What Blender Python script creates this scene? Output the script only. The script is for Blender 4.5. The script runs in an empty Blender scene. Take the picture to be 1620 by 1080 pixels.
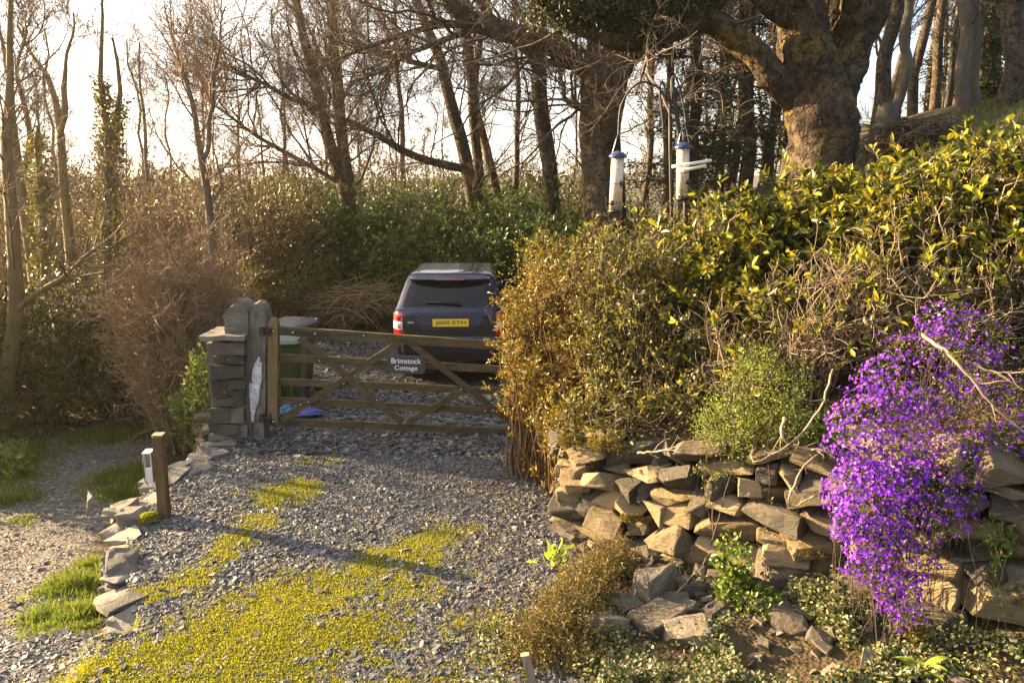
import bpy, bmesh, math, random
import numpy as np
from mathutils import Vector, Matrix, noise as mnoise

C = bpy.context.scene.collection
SC = bpy.context.scene
R = math.radians

# ------------------------------------------------------------------ camera, sky, sun, exposure
F_PX, PITCH, CAM_H = 1170.0, R(11.6), 2.8
cam = bpy.data.objects.new('camera', bpy.data.cameras.new('camera'))
C.objects.link(cam)
cam.location = (0, 0, CAM_H)
cam.rotation_euler = (R(90) - PITCH, 0, 0)
cam.data.sensor_width = 36.0
cam.data.lens = 36.0 * F_PX / 1620.0
cam.data.clip_start = 0.05
cam.data.clip_end = 20000
SC.camera = cam

SUN_AZ, SUN_EL = R(-69), R(15)          # azimuth from the view direction (negative = to the left)
world = bpy.data.worlds.new('World')
SC.world = world
world.use_nodes = True
wn, wl = world.node_tree.nodes, world.node_tree.links
wn.clear()
sky = wn.new('ShaderNodeTexSky')
sky.sky_type = 'NISHITA'
sky.sun_disc = False
sky.sun_elevation = SUN_EL
sky.sun_rotation = SUN_AZ
sky.air_density = 1.0
sky.dust_density = 3.5
sky.ozone_density = 2.0
bg = wn.new('ShaderNodeBackground')
bg.inputs['Strength'].default_value = 0.058
wo = wn.new('ShaderNodeOutputWorld')
# thin bright cloud round the low sun, fading to clear sky away from it
wtc = wn.new('ShaderNodeTexCoord')
wdot = wn.new('ShaderNodeVectorMath')
wdot.operation = 'DOT_PRODUCT'
wl.new(wtc.outputs['Generated'], wdot.inputs[0])
wdot.inputs[1].default_value = (math.sin(SUN_AZ) * math.cos(SUN_EL), math.cos(SUN_AZ) * math.cos(SUN_EL), math.sin(SUN_EL))
wmr = wn.new('ShaderNodeMapRange')
wmr.interpolation_type = 'SMOOTHSTEP'
wmr.inputs['From Min'].default_value = -0.35
wmr.inputs['From Max'].default_value = 0.75
wmr.inputs['To Min'].default_value = 0.02
wmr.inputs['To Max'].default_value = 0.8
wl.new(wdot.outputs['Value'], wmr.inputs['Value'])
wmx = wn.new('ShaderNodeMix')
wmx.data_type = 'RGBA'
wl.new(wmr.outputs[0], wmx.inputs[0])
wl.new(sky.outputs[0], wmx.inputs[6])
wmx.inputs[7].default_value = (6.3, 6.0, 5.7, 1)
wl.new(wmx.outputs[2], bg.inputs[0])
wl.new(bg.outputs[0], wo.inputs[0])

sd = bpy.data.lights.new('sun', 'SUN')
sd.energy = 5.0
sd.angle = R(0.5)
sd.color = (1.0, 0.72, 0.38)
sun = bpy.data.objects.new('sun', sd)
C.objects.link(sun)
sdir = Vector((math.sin(SUN_AZ) * math.cos(SUN_EL), math.cos(SUN_AZ) * math.cos(SUN_EL), math.sin(SUN_EL)))
sun.rotation_euler = sdir.to_track_quat('Z', 'Y').to_euler()
sun.location = (-20, 10, 12)

SC.view_settings.view_transform = 'Standard'
SC.view_settings.look = 'None'
SC.view_settings.gamma = 1
SC.view_settings.exposure = 2.95
try:
    SC.cycles.use_denoising = True
    SC.cycles.max_bounces = 6
    SC.cycles.transparent_max_bounces = 6
    SC.cycles.volume_bounces = 0
    SC.cycles.use_adaptive_sampling = True
    SC.cycles.caustics_reflective = False
    SC.cycles.caustics_refractive = False
except Exception:
    pass


# ------------------------------------------------------------------ small helpers
def px(x, y, Y):
    """world point at distance Y along the ground that the photograph shows at pixel x, y"""
    u = (x - 810) / F_PX
    v = (540 - y) / F_PX
    dy = math.cos(PITCH) + v * math.sin(PITCH)
    dz = -math.sin(PITCH) + v * math.cos(PITCH)
    t = Y / dy
    return np.array((u * t, Y, CAM_H + dz * t))


def pg(x, y, z=0.0):
    u = (x - 810) / F_PX
    v = (540 - y) / F_PX
    dy = math.cos(PITCH) + v * math.sin(PITCH)
    dz = -math.sin(PITCH) + v * math.cos(PITCH)
    t = (z - CAM_H) / dz
    return np.array((u * t, dy * t, z))


def ppm(Y):
    return F_PX / (Y * 1.0)


def norm(v):
    return v / np.maximum(np.linalg.norm(v, axis=-1, keepdims=True), 1e-9)


def smooth(a, b, x):
    t = np.clip((x - a) / (b - a), 0, 1)
    return t * t * (3 - 2 * t)


class MB:
    """collects vertex and face arrays and links them as one mesh object"""

    def __init__(self):
        self.v, self.f, self.n, self.m, self.s = [], [], 0, [], []

    def add(self, V, F, mat=0, sm=False):
        V = np.asarray(V, dtype=np.float64).reshape(-1, 3)
        F = np.asarray(F, dtype=np.int64)
        if len(V) == 0 or len(F) == 0:
            return self
        self.v.append(V)
        self.f.append(F + self.n)
        self.m.append(np.full(len(F), mat, dtype=np.int32))
        self.s.append(np.full(len(F), sm, dtype=bool))
        self.n += len(V)
        return self

    def build(self, name, mats, parent=None):
        me = bpy.data.meshes.new(name)
        V = np.concatenate(self.v) if self.v else np.zeros((0, 3))
        me.vertices.add(len(V))
        me.vertices.foreach_set('co', V.astype(np.float32).ravel())
        loops = np.concatenate([f.ravel() for f in self.f])
        tot = np.concatenate([np.full(len(f), f.shape[1]) for f in self.f])
        st = np.concatenate([[0], np.cumsum(tot)[:-1]])
        me.loops.add(len(loops))
        me.loops.foreach_set('vertex_index', loops.astype(np.int32))
        me.polygons.add(len(tot))
        me.polygons.foreach_set('loop_start', st.astype(np.int32))
        me.polygons.foreach_set('loop_total', tot.astype(np.int32))
        me.polygons.foreach_set('material_index', np.concatenate(self.m))
        me.polygons.foreach_set('use_smooth', np.concatenate(self.s))
        if not isinstance(mats, (list, tuple)):
            mats = [mats]
        for m in mats:
            me.materials.append(m)
        me.update(calc_edges=True)
        if self.n < 200000:
            me.validate()
        o = bpy.data.objects.new(name, me)
        C.objects.link(o)
        if parent is not None:
            o.parent = parent
            o.matrix_parent_inverse = Matrix.Translation(-Vector(parent.location)) if parent.type == 'EMPTY' else Matrix()
        return o


def thing(name, label, cat, loc=(0, 0, 0), group=None):
    o = bpy.data.objects.new(name, None)
    C.objects.link(o)
    o.empty_display_size = 0.2
    o.location = Vector([float(q) for q in loc])
    o['label'] = label
    o['category'] = cat
    if group:
        o['group'] = group
    return o


def tag(o, label, cat, group=None):
    o['label'] = label
    o['category'] = cat
    if group:
        o['group'] = group
    return o


def box(c, s, rot=None):
    c = np.array(c, float)
    s = np.array(s, float) / 2
    V = np.array([(-1, -1, -1), (1, -1, -1), (1, 1, -1), (-1, 1, -1), (-1, -1, 1), (1, -1, 1), (1, 1, 1), (-1, 1, 1)], float) * s
    if rot is not None:
        V = V @ np.array(rot).T
    return V + c, [(0, 3, 2, 1), (4, 5, 6, 7), (0, 1, 5, 4), (1, 2, 6, 5), (2, 3, 7, 6), (3, 0, 4, 7)]


def rotz(a):
    return np.array(((math.cos(a), -math.sin(a), 0), (math.sin(a), math.cos(a), 0), (0, 0, 1)))


def rotx(a):
    return np.array(((1, 0, 0), (0, math.cos(a), -math.sin(a)), (0, math.sin(a), math.cos(a))))


def roty(a):
    return np.array(((math.cos(a), 0, math.sin(a)), (0, 1, 0), (-math.sin(a), 0, math.cos(a))))


def bevel_box(c, s, rot=None, b=0.01, wob=0.0, seed=0, cuts=0):
    bm = bmesh.new()
    bmesh.ops.create_cube(bm, size=1)
    bmesh.ops.scale(bm, vec=s, verts=bm.verts)
    if cuts:
        bmesh.ops.subdivide_edges(bm, edges=bm.edges[:], cuts=cuts, use_grid_fill=True)
    else:
        bmesh.ops.bevel(bm, geom=bm.edges[:], offset=b, segments=2, profile=0.6, affect='EDGES')
    if wob:
        for v in bm.verts:
            v.co += mnoise.noise_vector(v.co * 6 + Vector((seed, 0, 0))) * wob
    return from_bm(bm, c, rot)


def from_bm(bm, c=(0, 0, 0), rot=None):
    """bmesh -> list of (V, F) sorted by face size"""
    bm.verts.index_update()
    V = np.array([v.co[:] for v in bm.verts])
    if rot is not None:
        V = V @ np.array(rot).T
    V = V + np.array(c)
    by = {}
    for f in bm.faces:
        by.setdefault(len(f.verts), []).append([v.index for v in f.verts])
    bm.free()
    return V, by


def addbm(mb, vb, mat=0, sm=False):
    V, by = vb
    base = mb.n
    mb.v.append(V)
    for k, F in by.items():
        mb.f.append(np.array(F) + base)
        mb.m.append(np.full(len(F), mat, dtype=np.int32))
        mb.s.append(np.full(len(F), sm, dtype=bool))
    mb.n += len(V)
    return mb


def tubes(P, Rr, k=6, cap=True):
    """P (N,S,3), Rr (N,S) -> quads of N tapered tubes"""
    P = np.asarray(P, float)
    Rr = np.asarray(Rr, float)
    if P.ndim == 2:
        P, Rr = P[None], Rr[None]
    N, S, _ = P.shape
    T = np.empty_like(P)
    T[:, 1:-1] = P[:, 2:] - P[:, :-2]
    T[:, 0] = P[:, 1] - P[:, 0]
    T[:, -1] = P[:, -1] - P[:, -2]
    T = norm(T)
    m = norm(P[:, -1] - P[:, 0])
    ref = np.where(np.abs(m[:, 2:3]) < 0.8, np.array([[0, 0, 1.0]]), np.array([[1.0, 0.13, 0]]))
    ref = np.repeat(ref[:, None, :], S, 1)
    A = norm(ref - (ref * T).sum(-1, keepdims=True) * T)
    B = np.cross(T, A)
    ang = np.arange(k) / k * 2 * math.pi
    V = P[:, :, None, :] + Rr[:, :, None, None] * (A[:, :, None, :] * np.cos(ang)[None, None, :, None] + B[:, :, None, :] * np.sin(ang)[None, None, :, None])
    idx = np.arange(N * S * k).reshape(N, S, k)
    a = idx[:, :-1, :]
    b = np.roll(idx, -1, 2)[:, :-1, :]
    c = np.roll(idx, -1, 2)[:, 1:, :]
    d = idx[:, 1:, :]
    F = np.stack([a, b, c, d], -1).reshape(-1, 4)
    return V.reshape(-1, 3), F


def addtubes(mb, P, Rr, k=6, mat=0, caps=False):
    P = np.asarray(P, float)
    Rr = np.asarray(Rr, float)
    if P.ndim == 2:
        P, Rr = P[None], Rr[None]
    if caps:
        t0 = P[:, :1] + (P[:, :1] - P[:, 1:2]) * 1e-3
        t1 = P[:, -1:] + (P[:, -1:] - P[:, -2:-1]) * 1e-3
        P = np.concatenate([t0, P, t1], 1)
        Rr = np.concatenate([Rr[:, :1] * 0.01, Rr, Rr[:, -1:] * 0.01], 1)
    V, F = tubes(P, Rr, k)
    mb.add(V, F, mat, True)
    return mb


def leaves(pos, dr, nm, ln, wd, fold=0.25, kind='diamond'):
    """leaf faces: pos (N,3) base, dr axis, nm face normal"""
    N = len(pos)
    dr = norm(dr)
    side = norm(np.cross(dr, nm))
    nm = np.cross(side, dr)
    ln = np.broadcast_to(np.asarray(ln, float), (N,))[:, None]
    wd = np.broadcast_to(np.asarray(wd, float), (N,))[:, None] * 0.5
    if kind == 'tri':
        V = np.stack([pos - side * wd, pos + side * wd, pos + dr * ln], 1)
        F = np.arange(N * 3).reshape(N, 3)
        return V.reshape(-1, 3), F
    if kind == 'diamond':
        V = np.stack([pos, pos + dr * ln * 0.5 - side * wd + nm * fold * wd, pos + dr * ln, pos + dr * ln * 0.5 + side * wd + nm * fold * wd], 1)
        i = np.arange(N)[:, None] * 4
        F = np.concatenate([i + [0, 2, 1], i + [0, 3, 2]], 0)
        return V.reshape(-1, 3), F
    V = np.stack([pos,
                  pos + dr * ln * 0.3 - side * wd * 0.8 + nm * fold * wd,
                  pos + dr * ln * 0.68 - side * wd + nm * fold * wd * 1.1 - nm * ln * 0.03,
                  pos + dr * ln - nm * ln * 0.10,
                  pos + dr * ln * 0.68 + side * wd + nm * fold * wd * 1.1 - nm * ln * 0.03,
                  pos + dr * ln * 0.3 + side * wd * 0.8 + nm * fold * wd], 1)
    i = np.arange(N)[:, None] * 6
    F = np.concatenate([i + [0, 3, 2, 1], i + [0, 5, 4, 3]], 0)
    return V.reshape(-1, 3), F


def rvec(rng, n):
    return norm(rng.normal(size=(n, 3)))


# ------------------------------------------------------------------ materials
def new_mat(name):
    m = bpy.data.materials.new(name)
    m.use_nodes = True
    n, l = m.node_tree.nodes, m.node_tree.links
    b = n['Principled BSDF']
    return m, n, l, b


def ramp_node(n, cols):
    r = n.new('ShaderNodeValToRGB')
    el = r.color_ramp.elements
    el[0].position, el[0].color = cols[0][0], (*cols[0][1], 1)
    el[1].position, el[1].color = cols[-1][0], (*cols[-1][1], 1)
    for p, c in cols[1:-1]:
        e = el.new(p)
        e.color = (*c, 1)
    return r


def M_plain(name, col, rough=0.5, metal=0.0, spec=0.5, **kw):
    m, n, l, b = new_mat(name)
    b.inputs['Base Color'].default_value = (*col, 1)
    b.inputs['Roughness'].default_value = rough
    b.inputs['Metallic'].default_value = metal
    b.inputs['Specular IOR Level'].default_value = spec
    for k, v in kw.items():
        b.inputs[k].default_value = v
    return m


def M_noise(name, cols, scale=6, detail=8, rough=0.85, bump=0.4, bdist=0.02, stretch=(1, 1, 1), island=0.0, bscale=None, spec=0.3, dist=0.4, second=None):
    """noise coloured surface; island > 0 mixes in a shade per loose piece; second = (colour, scale, threshold): lichen, moss or stains"""
    m, n, l, b = new_mat(name)
    tc = n.new('ShaderNodeTexCoord')
    mp = n.new('ShaderNodeMapping')
    mp.inputs['Scale'].default_value = stretch
    l.new(tc.outputs['Object'], mp.inputs[0])
    nz = n.new('ShaderNodeTexNoise')
    nz.inputs['Scale'].default_value = scale
    nz.inputs['Detail'].default_value = detail
    nz.inputs['Roughness'].default_value = 0.65
    nz.inputs['Distortion'].default_value = dist
    l.new(mp.outputs[0], nz.inputs[0])
    fac = nz.outputs[0]
    if island:
        g = n.new('ShaderNodeNewGeometry')
        mx = n.new('ShaderNodeMix')
        mx.inputs[0].default_value = island
        l.new(nz.outputs[0], mx.inputs[2])
        l.new(g.outputs['Random Per Island'], mx.inputs[3])
        fac = mx.outputs[0]
    r = ramp_node(n, cols)
    l.new(fac, r.inputs[0])
    out = r.outputs[0]
    if second:
        for (c2, s2, th) in (second if isinstance(second, list) else [second]):
            n2 = n.new('ShaderNodeTexNoise')
            n2.inputs['Scale'].default_value = s2
            n2.inputs['Detail'].default_value = 6
            n2.inputs['Roughness'].default_value = 0.7
            l.new(tc.outputs['Object'], n2.inputs[0])
            rr = ramp_node(n, [(th, (0, 0, 0)), (min(th + 0.07, 1), (1, 1, 1))])
            l.new(n2.outputs[0], rr.inputs[0])
            mx2 = n.new('ShaderNodeMix')
            mx2.data_type = 'RGBA'
            l.new(rr.outputs[0], mx2.inputs[0])
            l.new(out, mx2.inputs[6])
            mx2.inputs[7].default_value = (*c2, 1)
            out = mx2.outputs[2]
    l.new(out, b.inputs['Base Color'])
    b.inputs['Roughness'].default_value = rough
    b.inputs['Specular IOR Level'].default_value = spec
    if bump:
        nb = n.new('ShaderNodeTexNoise')
        nb.inputs['Scale'].default_value = bscale or scale * 3
        nb.inputs['Detail'].default_value = 8
        nb.inputs['Roughness'].default_value = 0.7
        l.new(mp.outputs[0], nb.inputs[0])
        bp = n.new('ShaderNodeBump')
        bp.inputs['Strength'].default_value = bump
        bp.inputs['Distance'].default_value = bdist
        l.new(nb.outputs[0], bp.inputs['Height'])
        l.new(bp.outputs[0], b.inputs['Normal'])
    return m


def M_leaf(name, cols, trans=0.4, rough=0.45, tcol=None, spec=0.4):
    """leaf: a shade per leaf, light passing through"""
    m, n, l, b = new_mat(name)
    g = n.new('ShaderNodeNewGeometry')
    r = ramp_node(n, cols)
    l.new(g.outputs['Random Per Island'], r.inputs[0])
    l.new(r.outputs[0], b.inputs['Base Color'])
    b.inputs['Roughness'].default_value = rough
    b.inputs['Specular IOR Level'].default_value = spec
    if trans:
        t = n.new('ShaderNodeBsdfTranslucent')
        if tcol:
            mm = n.new('ShaderNodeMix')
            mm.data_type = 'RGBA'
            mm.blend_type = 'MULTIPLY'
            mm.inputs[0].default_value = 1
            l.new(r.outputs[0], mm.inputs[6])
            mm.inputs[7].default_value = (*tcol, 1)
            l.new(mm.outputs[2], t.inputs[0])
        else:
            l.new(r.outputs[0], t.inputs[0])
        mx = n.new('ShaderNodeMixShader')
        mx.inputs[0].default_value = trans
        l.new(b.outputs[0], mx.inputs[1])
        l.new(t.outputs[0], mx.inputs[2])
        l.new(mx.outputs[0], n['Material Output'].inputs[0])
    return m


SLATE = [(0.25, (0.055, 0.055, 0.06)), (0.5, (0.15, 0.14, 0.135)), (0.75, (0.27, 0.25, 0.225))]
m_wallstone = M_noise('wall_slate', [(0.1, (0.04, 0.036, 0.033)), (0.35, (0.115, 0.096, 0.074)), (0.6, (0.21, 0.155, 0.085)), (0.9, (0.36, 0.28, 0.165))], scale=6, stretch=(1, 1, 3), island=0.62, bump=1.0, bdist=0.035, bscale=20,
                      second=[((0.075, 0.062, 0.014), 5, 0.58), ((0.40, 0.38, 0.32), 19, 0.66), ((0.03, 0.024, 0.016), 9, 0.62)])
m_edgestone = M_noise('edge_slate', [(0.2, (0.06, 0.056, 0.052)), (0.5, (0.15, 0.135, 0.12)), (0.8, (0.30, 0.265, 0.225))], scale=7, island=0.4, bump=1.0, bdist=0.03, bscale=24, second=[((0.12, 0.11, 0.02), 6, 0.62), ((0.40, 0.38, 0.33), 17, 0.66)])
m_pierstone = M_noise('pier_slate', [(0.2, (0.022, 0.02, 0.019)), (0.5, (0.065, 0.058, 0.05)), (0.8, (0.16, 0.145, 0.122))], scale=7, stretch=(1, 1, 2), island=0.5, bump=0.9, bdist=0.03, bscale=16,
                      second=[((0.38, 0.37, 0.34), 14, 0.64), ((0.16, 0.12, 0.03), 6, 0.66)])
m_post_stone = M_noise('gatepost_slate', [(0.25, (0.055, 0.05, 0.045)), (0.5, (0.12, 0.11, 0.095)), (0.8, (0.22, 0.205, 0.18))], scale=7, stretch=(2, 1, 1), bump=0.8, bdist=0.02, bscale=20,
                       second=[((0.42, 0.40, 0.36), 24, 0.63), ((0.05, 0.05, 0.035), 5, 0.62)])
m_paint = M_noise('flaking_white_paint', [(0.35, (0.30, 0.285, 0.28)), (0.55, (0.55, 0.54, 0.55)), (0.75, (0.72, 0.71, 0.72))], scale=16, bump=0.6, bdist=0.006, second=[((0.12, 0.11, 0.095), 13, 0.57)])
m_chip = M_noise('slate_chips', [(0.1, (0.024, 0.024, 0.028)), (0.45, (0.062, 0.062, 0.068)), (0.8, (0.12, 0.117, 0.118)), (1.0, (0.25, 0.235, 0.22))], scale=30, island=0.8, bump=0.0, rough=0.6, spec=0.4)
m_gate = M_noise('weathered_gate_wood', [(0.25, (0.032, 0.024, 0.012)), (0.5, (0.075, 0.056, 0.028)), (0.8, (0.145, 0.112, 0.06))], scale=3, stretch=(1, 8, 8), bump=0.5, bdist=0.006, bscale=12, second=((0.10, 0.11, 0.05), 5, 0.62))
m_gatepost = M_noise('weathered_stile_wood', [(0.25, (0.07, 0.05, 0.022)), (0.5, (0.14, 0.10, 0.045)), (0.8, (0.22, 0.165, 0.08))], scale=3, stretch=(8, 8, 1), bump=0.5, bdist=0.006, bscale=12)
m_post = M_noise('stained_post_wood', [(0.25, (0.045, 0.026, 0.012)), (0.5, (0.095, 0.058, 0.027)), (0.8, (0.17, 0.115, 0.06))], scale=3, stretch=(8, 8, 0.8), bump=0.5, bdist=0.005, bscale=14)
m_stake = M_noise('grey_split_wood', [(0.25, (0.12, 0.09, 0.055)), (0.5, (0.26, 0.2, 0.13)), (0.8, (0.42, 0.35, 0.25))], scale=4, stretch=(7, 7, 0.8), bump=0.6, bdist=0.006, bscale=14)
m_iron = M_noise('black_iron', [(0.3, (0.012, 0.012, 0.013)), (0.7, (0.035, 0.03, 0.028))], scale=20, rough=0.55, bump=0.15, bdist=0.002)
m_steel = M_plain('galvanised_steel', (0.55, 0.55, 0.55), 0.4, 0.9)
m_signslate = M_noise('sign_slate', [(0.3, (0.035, 0.042, 0.046)), (0.7, (0.06, 0.068, 0.072))], scale=30, rough=0.5, bump=0.1, bdist=0.002)
m_white = M_plain('white_lettering', (0.82, 0.82, 0.80), 0.5)
m_cream = M_noise('cream_painted_metal', [(0.3, (0.62, 0.58, 0.48)), (0.7, (0.8, 0.77, 0.68))], scale=10, rough=0.5, bump=0.1, bdist=0.002)

BARK = [(0.25, (0.035, 0.026, 0.018)), (0.5, (0.085, 0.064, 0.044)), (0.8, (0.165, 0.128, 0.09))]
m_bark = M_noise('dark_bark', BARK, scale=5, stretch=(1, 1, 0.35), bump=0.8, bdist=0.03, bscale=14, second=((0.10, 0.11, 0.035), 3, 0.62))
m_bark_pale = M_noise('pale_bark', [(0.25, (0.06, 0.048, 0.034)), (0.5, (0.115, 0.096, 0.072)), (0.8, (0.20, 0.17, 0.13))], scale=5, stretch=(1, 1, 0.35), bump=0.6, bdist=0.02, bscale=14, second=((0.12, 0.12, 0.04), 3, 0.62))
m_bark_gold = M_noise('golden_brown_bark', [(0.25, (0.07, 0.052, 0.022)), (0.5, (0.14, 0.105, 0.045)), (0.8, (0.22, 0.17, 0.08))], scale=5, stretch=(1, 1, 0.35), bump=0.6, bdist=0.02, bscale=14)  # golden brown tone for the trunks on the left
m_twig = M_noise('twig_bark', [(0.2, (0.05, 0.034, 0.024)), (0.8, (0.13, 0.095, 0.068))], scale=3, bump=0, island=0.5)
m_twig_pale = M_noise('pale_twig_bark', [(0.2, (0.05, 0.035, 0.022)), (0.8, (0.20, 0.155, 0.105))], scale=3, bump=0, island=0.5)
m_twig_sun = M_noise('sunlit_twig_bark', [(0.2, (0.07, 0.05, 0.032)), (0.8, (0.27, 0.21, 0.145))], scale=3, bump=0, island=0.6)  # brighter twigs: the sunlit paleness is put into the colour
m_twig_pink = M_noise('pinkish_twig_bark', [(0.2, (0.13, 0.08, 0.045)), (0.8, (0.32, 0.21, 0.125))], scale=3, bump=0, island=0.6)
m_twig_red = M_noise('red_brown_twig_bark', [(0.2, (0.07, 0.04, 0.018)), (0.8, (0.20, 0.115, 0.05))], scale=3, bump=0, island=0.6)
m_bramble = M_noise('dry_bramble', [(0.2, (0.12, 0.075, 0.035)), (0.8, (0.30, 0.20, 0.10))], scale=3, bump=0, island=0.7)
m_dead = M_noise('bleached_dead_wood', [(0.25, (0.10, 0.07, 0.045)), (0.5, (0.22, 0.17, 0.115)), (0.8, (0.38, 0.31, 0.22))], scale=14, bump=0.5, bdist=0.006, bscale=40)


# ------------------------------------------------------------------ the lie of the land
L_LINE = np.array([(-1.9, 1.0), (-2.35, 3.4), (-2.67, 4.41), (-3.15, 5.2), (-3.68, 6.25), (-3.56, 6.9), (-3.62, 8.2), (-4.6, 11), (-5.4, 15), (-6.0, 19), (-7, 40)])
R_LINE = np.array([(0.15, -3), (0.30, 3.2), (0.38, 5.6), (0.26, 8.3), (0.75, 12), (1.5, 18), (4.5, 45)])
W_LINE = np.array([(-0.6, 6.55), (0.36, 5.72), (1.15, 5.05), (2.0, 4.40), (3.3, 3.45), (9, -0.6)])
PATH = np.array([(-3.3, 1.0), (-3.9, 3.2), (-4.6, 4.8), (-5.1, 6.2), (-5.7, 8.8), (-6.2, 10.8), (-6.1, 13), (-5.6, 15), (-5.4, 20)])


def sdist(line, x, y):
    """signed distance to a polyline, positive on its left side when walked, and the position along it"""
    best = np.full(x.shape, 1e9)
    sgn = np.ones(x.shape)
    par = np.zeros(x.shape)
    acc = 0.0
    for a, b in zip(line[:-1], line[1:]):
        d = b - a
        L = np.hypot(*d)
        t = np.clip(((x - a[0]) * d[0] + (y - a[1]) * d[1]) / (L * L), 0, 1)
        ex, ey = x - (a[0] + t * d[0]), y - (a[1] + t * d[1])
        q = np.hypot(ex, ey)
        s = np.sign(d[0] * (y - a[1]) - d[1] * (x - a[0]))
        m = q < best - 1e-9
        best = np.where(m, q, best)
        sgn = np.where(m, s, sgn)
        par = np.where(m, acc + t * L, par)
        acc += L
    return best * np.where(sgn == 0, 1, sgn), par


def fbm2(x, y, s, seed=0):
    """cheap smooth value noise in numpy"""
    out = np.zeros_like(x)
    amp = 1.0
    for o in range(4):
        xs, ys = x * s + seed * 17.3 + o * 5.1, y * s - seed * 9.7 + o * 3.7
        xi, yi = np.floor(xs), np.floor(ys)
        fx, fy = xs - xi, ys - yi
        fx, fy = fx * fx * (3 - 2 * fx), fy * fy * (3 - 2 * fy)

        def h(a, b):
            q = np.sin(a * 127.1 + b * 311.7) * 43758.5453
            return q - np.floor(q)
        v = (h(xi, yi) * (1 - fx) + h(xi + 1, yi) * fx) * (1 - fy) + (h(xi, yi + 1) * (1 - fx) + h(xi + 1, yi + 1) * fx) * fy
        out += amp * (v - 0.5)
        amp *= 0.5
        s = s * 2.03
    return out


ZL = ([-50, 0, 3.5, 4.4, 5.5, 6.5, 8, 11, 16, 30, 60, 150, 300, 520, 900], [0, 0, -.02, -.15, -.42, -.6, -.8, -.95, -1.3, -3, -7, -13, -8, 12, 15])


def ground_z(x, y, rough=True):
    x = np.asarray(x, float)
    y = np.asarray(y, float)
    dL, _ = sdist(L_LINE, x, y)
    dR, _ = sdist(R_LINE, x, y)
    dR = -dR
    dW, _ = sdist(W_LINE, x, y)
    far = np.maximum(y, np.hypot(x, y) * 0.8)
    zl = np.interp(np.where(far > 30, far, y), *ZL)
    zd = -0.1 * smooth(7, 10, y) + 0.1 * smooth(11, 16, y)
    zd = np.where(y > 19, zd + (zl - zd) * smooth(19, 30, y), zd)
    lefts = zl - 0.03 * np.clip(dL - 4.5, 0, 60) + 0.25 * smooth(2.6, 4.0, dL) * smooth(5.5, 9, y)
    z = zd + (lefts - zd) * np.where(y > 4.3, smooth(-0.2, -0.04, dL), smooth(-0.02, 0.22, dL))
    # right bank
    zf = 0.125 * np.clip(dR - 0.05, 0, 8)
    zb = 0.66 + 0.22 * np.clip(x - 0.35, 0, 9) + 3.0 * (1 - np.exp(-0.13 * np.clip(np.minimum(np.where(dW > 0, dW, 0), dR) - 0.3, 0, 60)))
    ratio = x / np.maximum(y, 1)
    fall = 1 - smooth(15, 30, y) * (1 - smooth(0.25, 0.42, ratio))
    zb = zl + (zb - zl) * fall
    zb = np.where(far > 60, zb + (zl - zb) * smooth(60, 200, far), zb)
    zr = np.where(dW > 0, zf + (zb - zf) * smooth(0.22, 0.42, dW), zf)
    edge = np.where(y < 5.75, smooth(0, 0.08, dR), smooth(0.15, 0.4, dR))
    z = np.where(dR > 0, z + (zr - z) * edge, z)
    if rough:
        amp = np.where((dL < 0) & (dR < 0), 0.018, 0.05)
        z = z + amp * fbm2(x, y, 1.6) + np.where(far > 40, 0.009 * np.minimum(far, 500) * fbm2(x, y, 0.012, 3), 0)
        z = z + 0.05 * fbm2(x, y, 3.1, 5) * smooth(0.1, 0.6, dR) * (dW < 0)
    return z


def gz(x, y):
    return float(ground_z(np.array([x]), np.array([y]))[0])


def axis(lo, hi, step, far, growth):
    mid = list(np.arange(lo, hi + step * 0.5, step))
    a, s = hi, step
    up = []
    while a < far:
        s *= growth
        a += s
        up.append(a)
    a, s = lo, step
    dn = []
    while a > -far:
        s *= growth
        a -= s
        dn.append(a)
    return np.array(dn[::-1] + mid + up)


MOSS = [(150, 1060, .36, .85), (250, 1040, .42, 1), (350, 1010, .5, 1), (420, 1000, .55, 1), (450, 950, .45, 1), (520, 940, .5, 1), (560, 1000, .5, 1), (600, 890, .45, 1),
        (660, 870, .42, 1), (640, 930, .4, 1), (690, 850, .32, 1), (380, 1075, .4, 1), (480, 1050, .45, .9), (300, 910, .24, 1), (250, 935, .22, 1), (350, 880, .2, 1),
        (400, 825, .24, .8), (370, 855, .22, .8), (440, 785, .32, .9), (475, 768, .26, .9), (520, 715, .4, .5), (740, 900, .3, .6), (760, 980, .35, .6), (700, 1000, .3, .5), (600, 1060, .4, .6),
        (100, 1080, .4, .7), (0, 1110, .4, .4), (300, 1110, .6, 1), (450, 1150, .7, 1), (650, 1120, .5, .8), (820, 1040, .35, .6), (200, 985, .25, .7)]
MOSS_W = [(*pg(a, b)[:2], r, w) for a, b, r, w in MOSS]


def moss_amount(x, y):
    v = np.zeros_like(x)
    for mx, my, r, w in MOSS_W:
        v = np.maximum(v, w * np.exp(-((x - mx) ** 2 + (y - my) ** 2) / (r * r)))
    return np.clip((v + 0.42 * fbm2(x, y, 2.6, 9) + 0.5 * fbm2(x, y, 12, 4) - 0.26) * 1.5, 0, 1) ** 1.25


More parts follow.
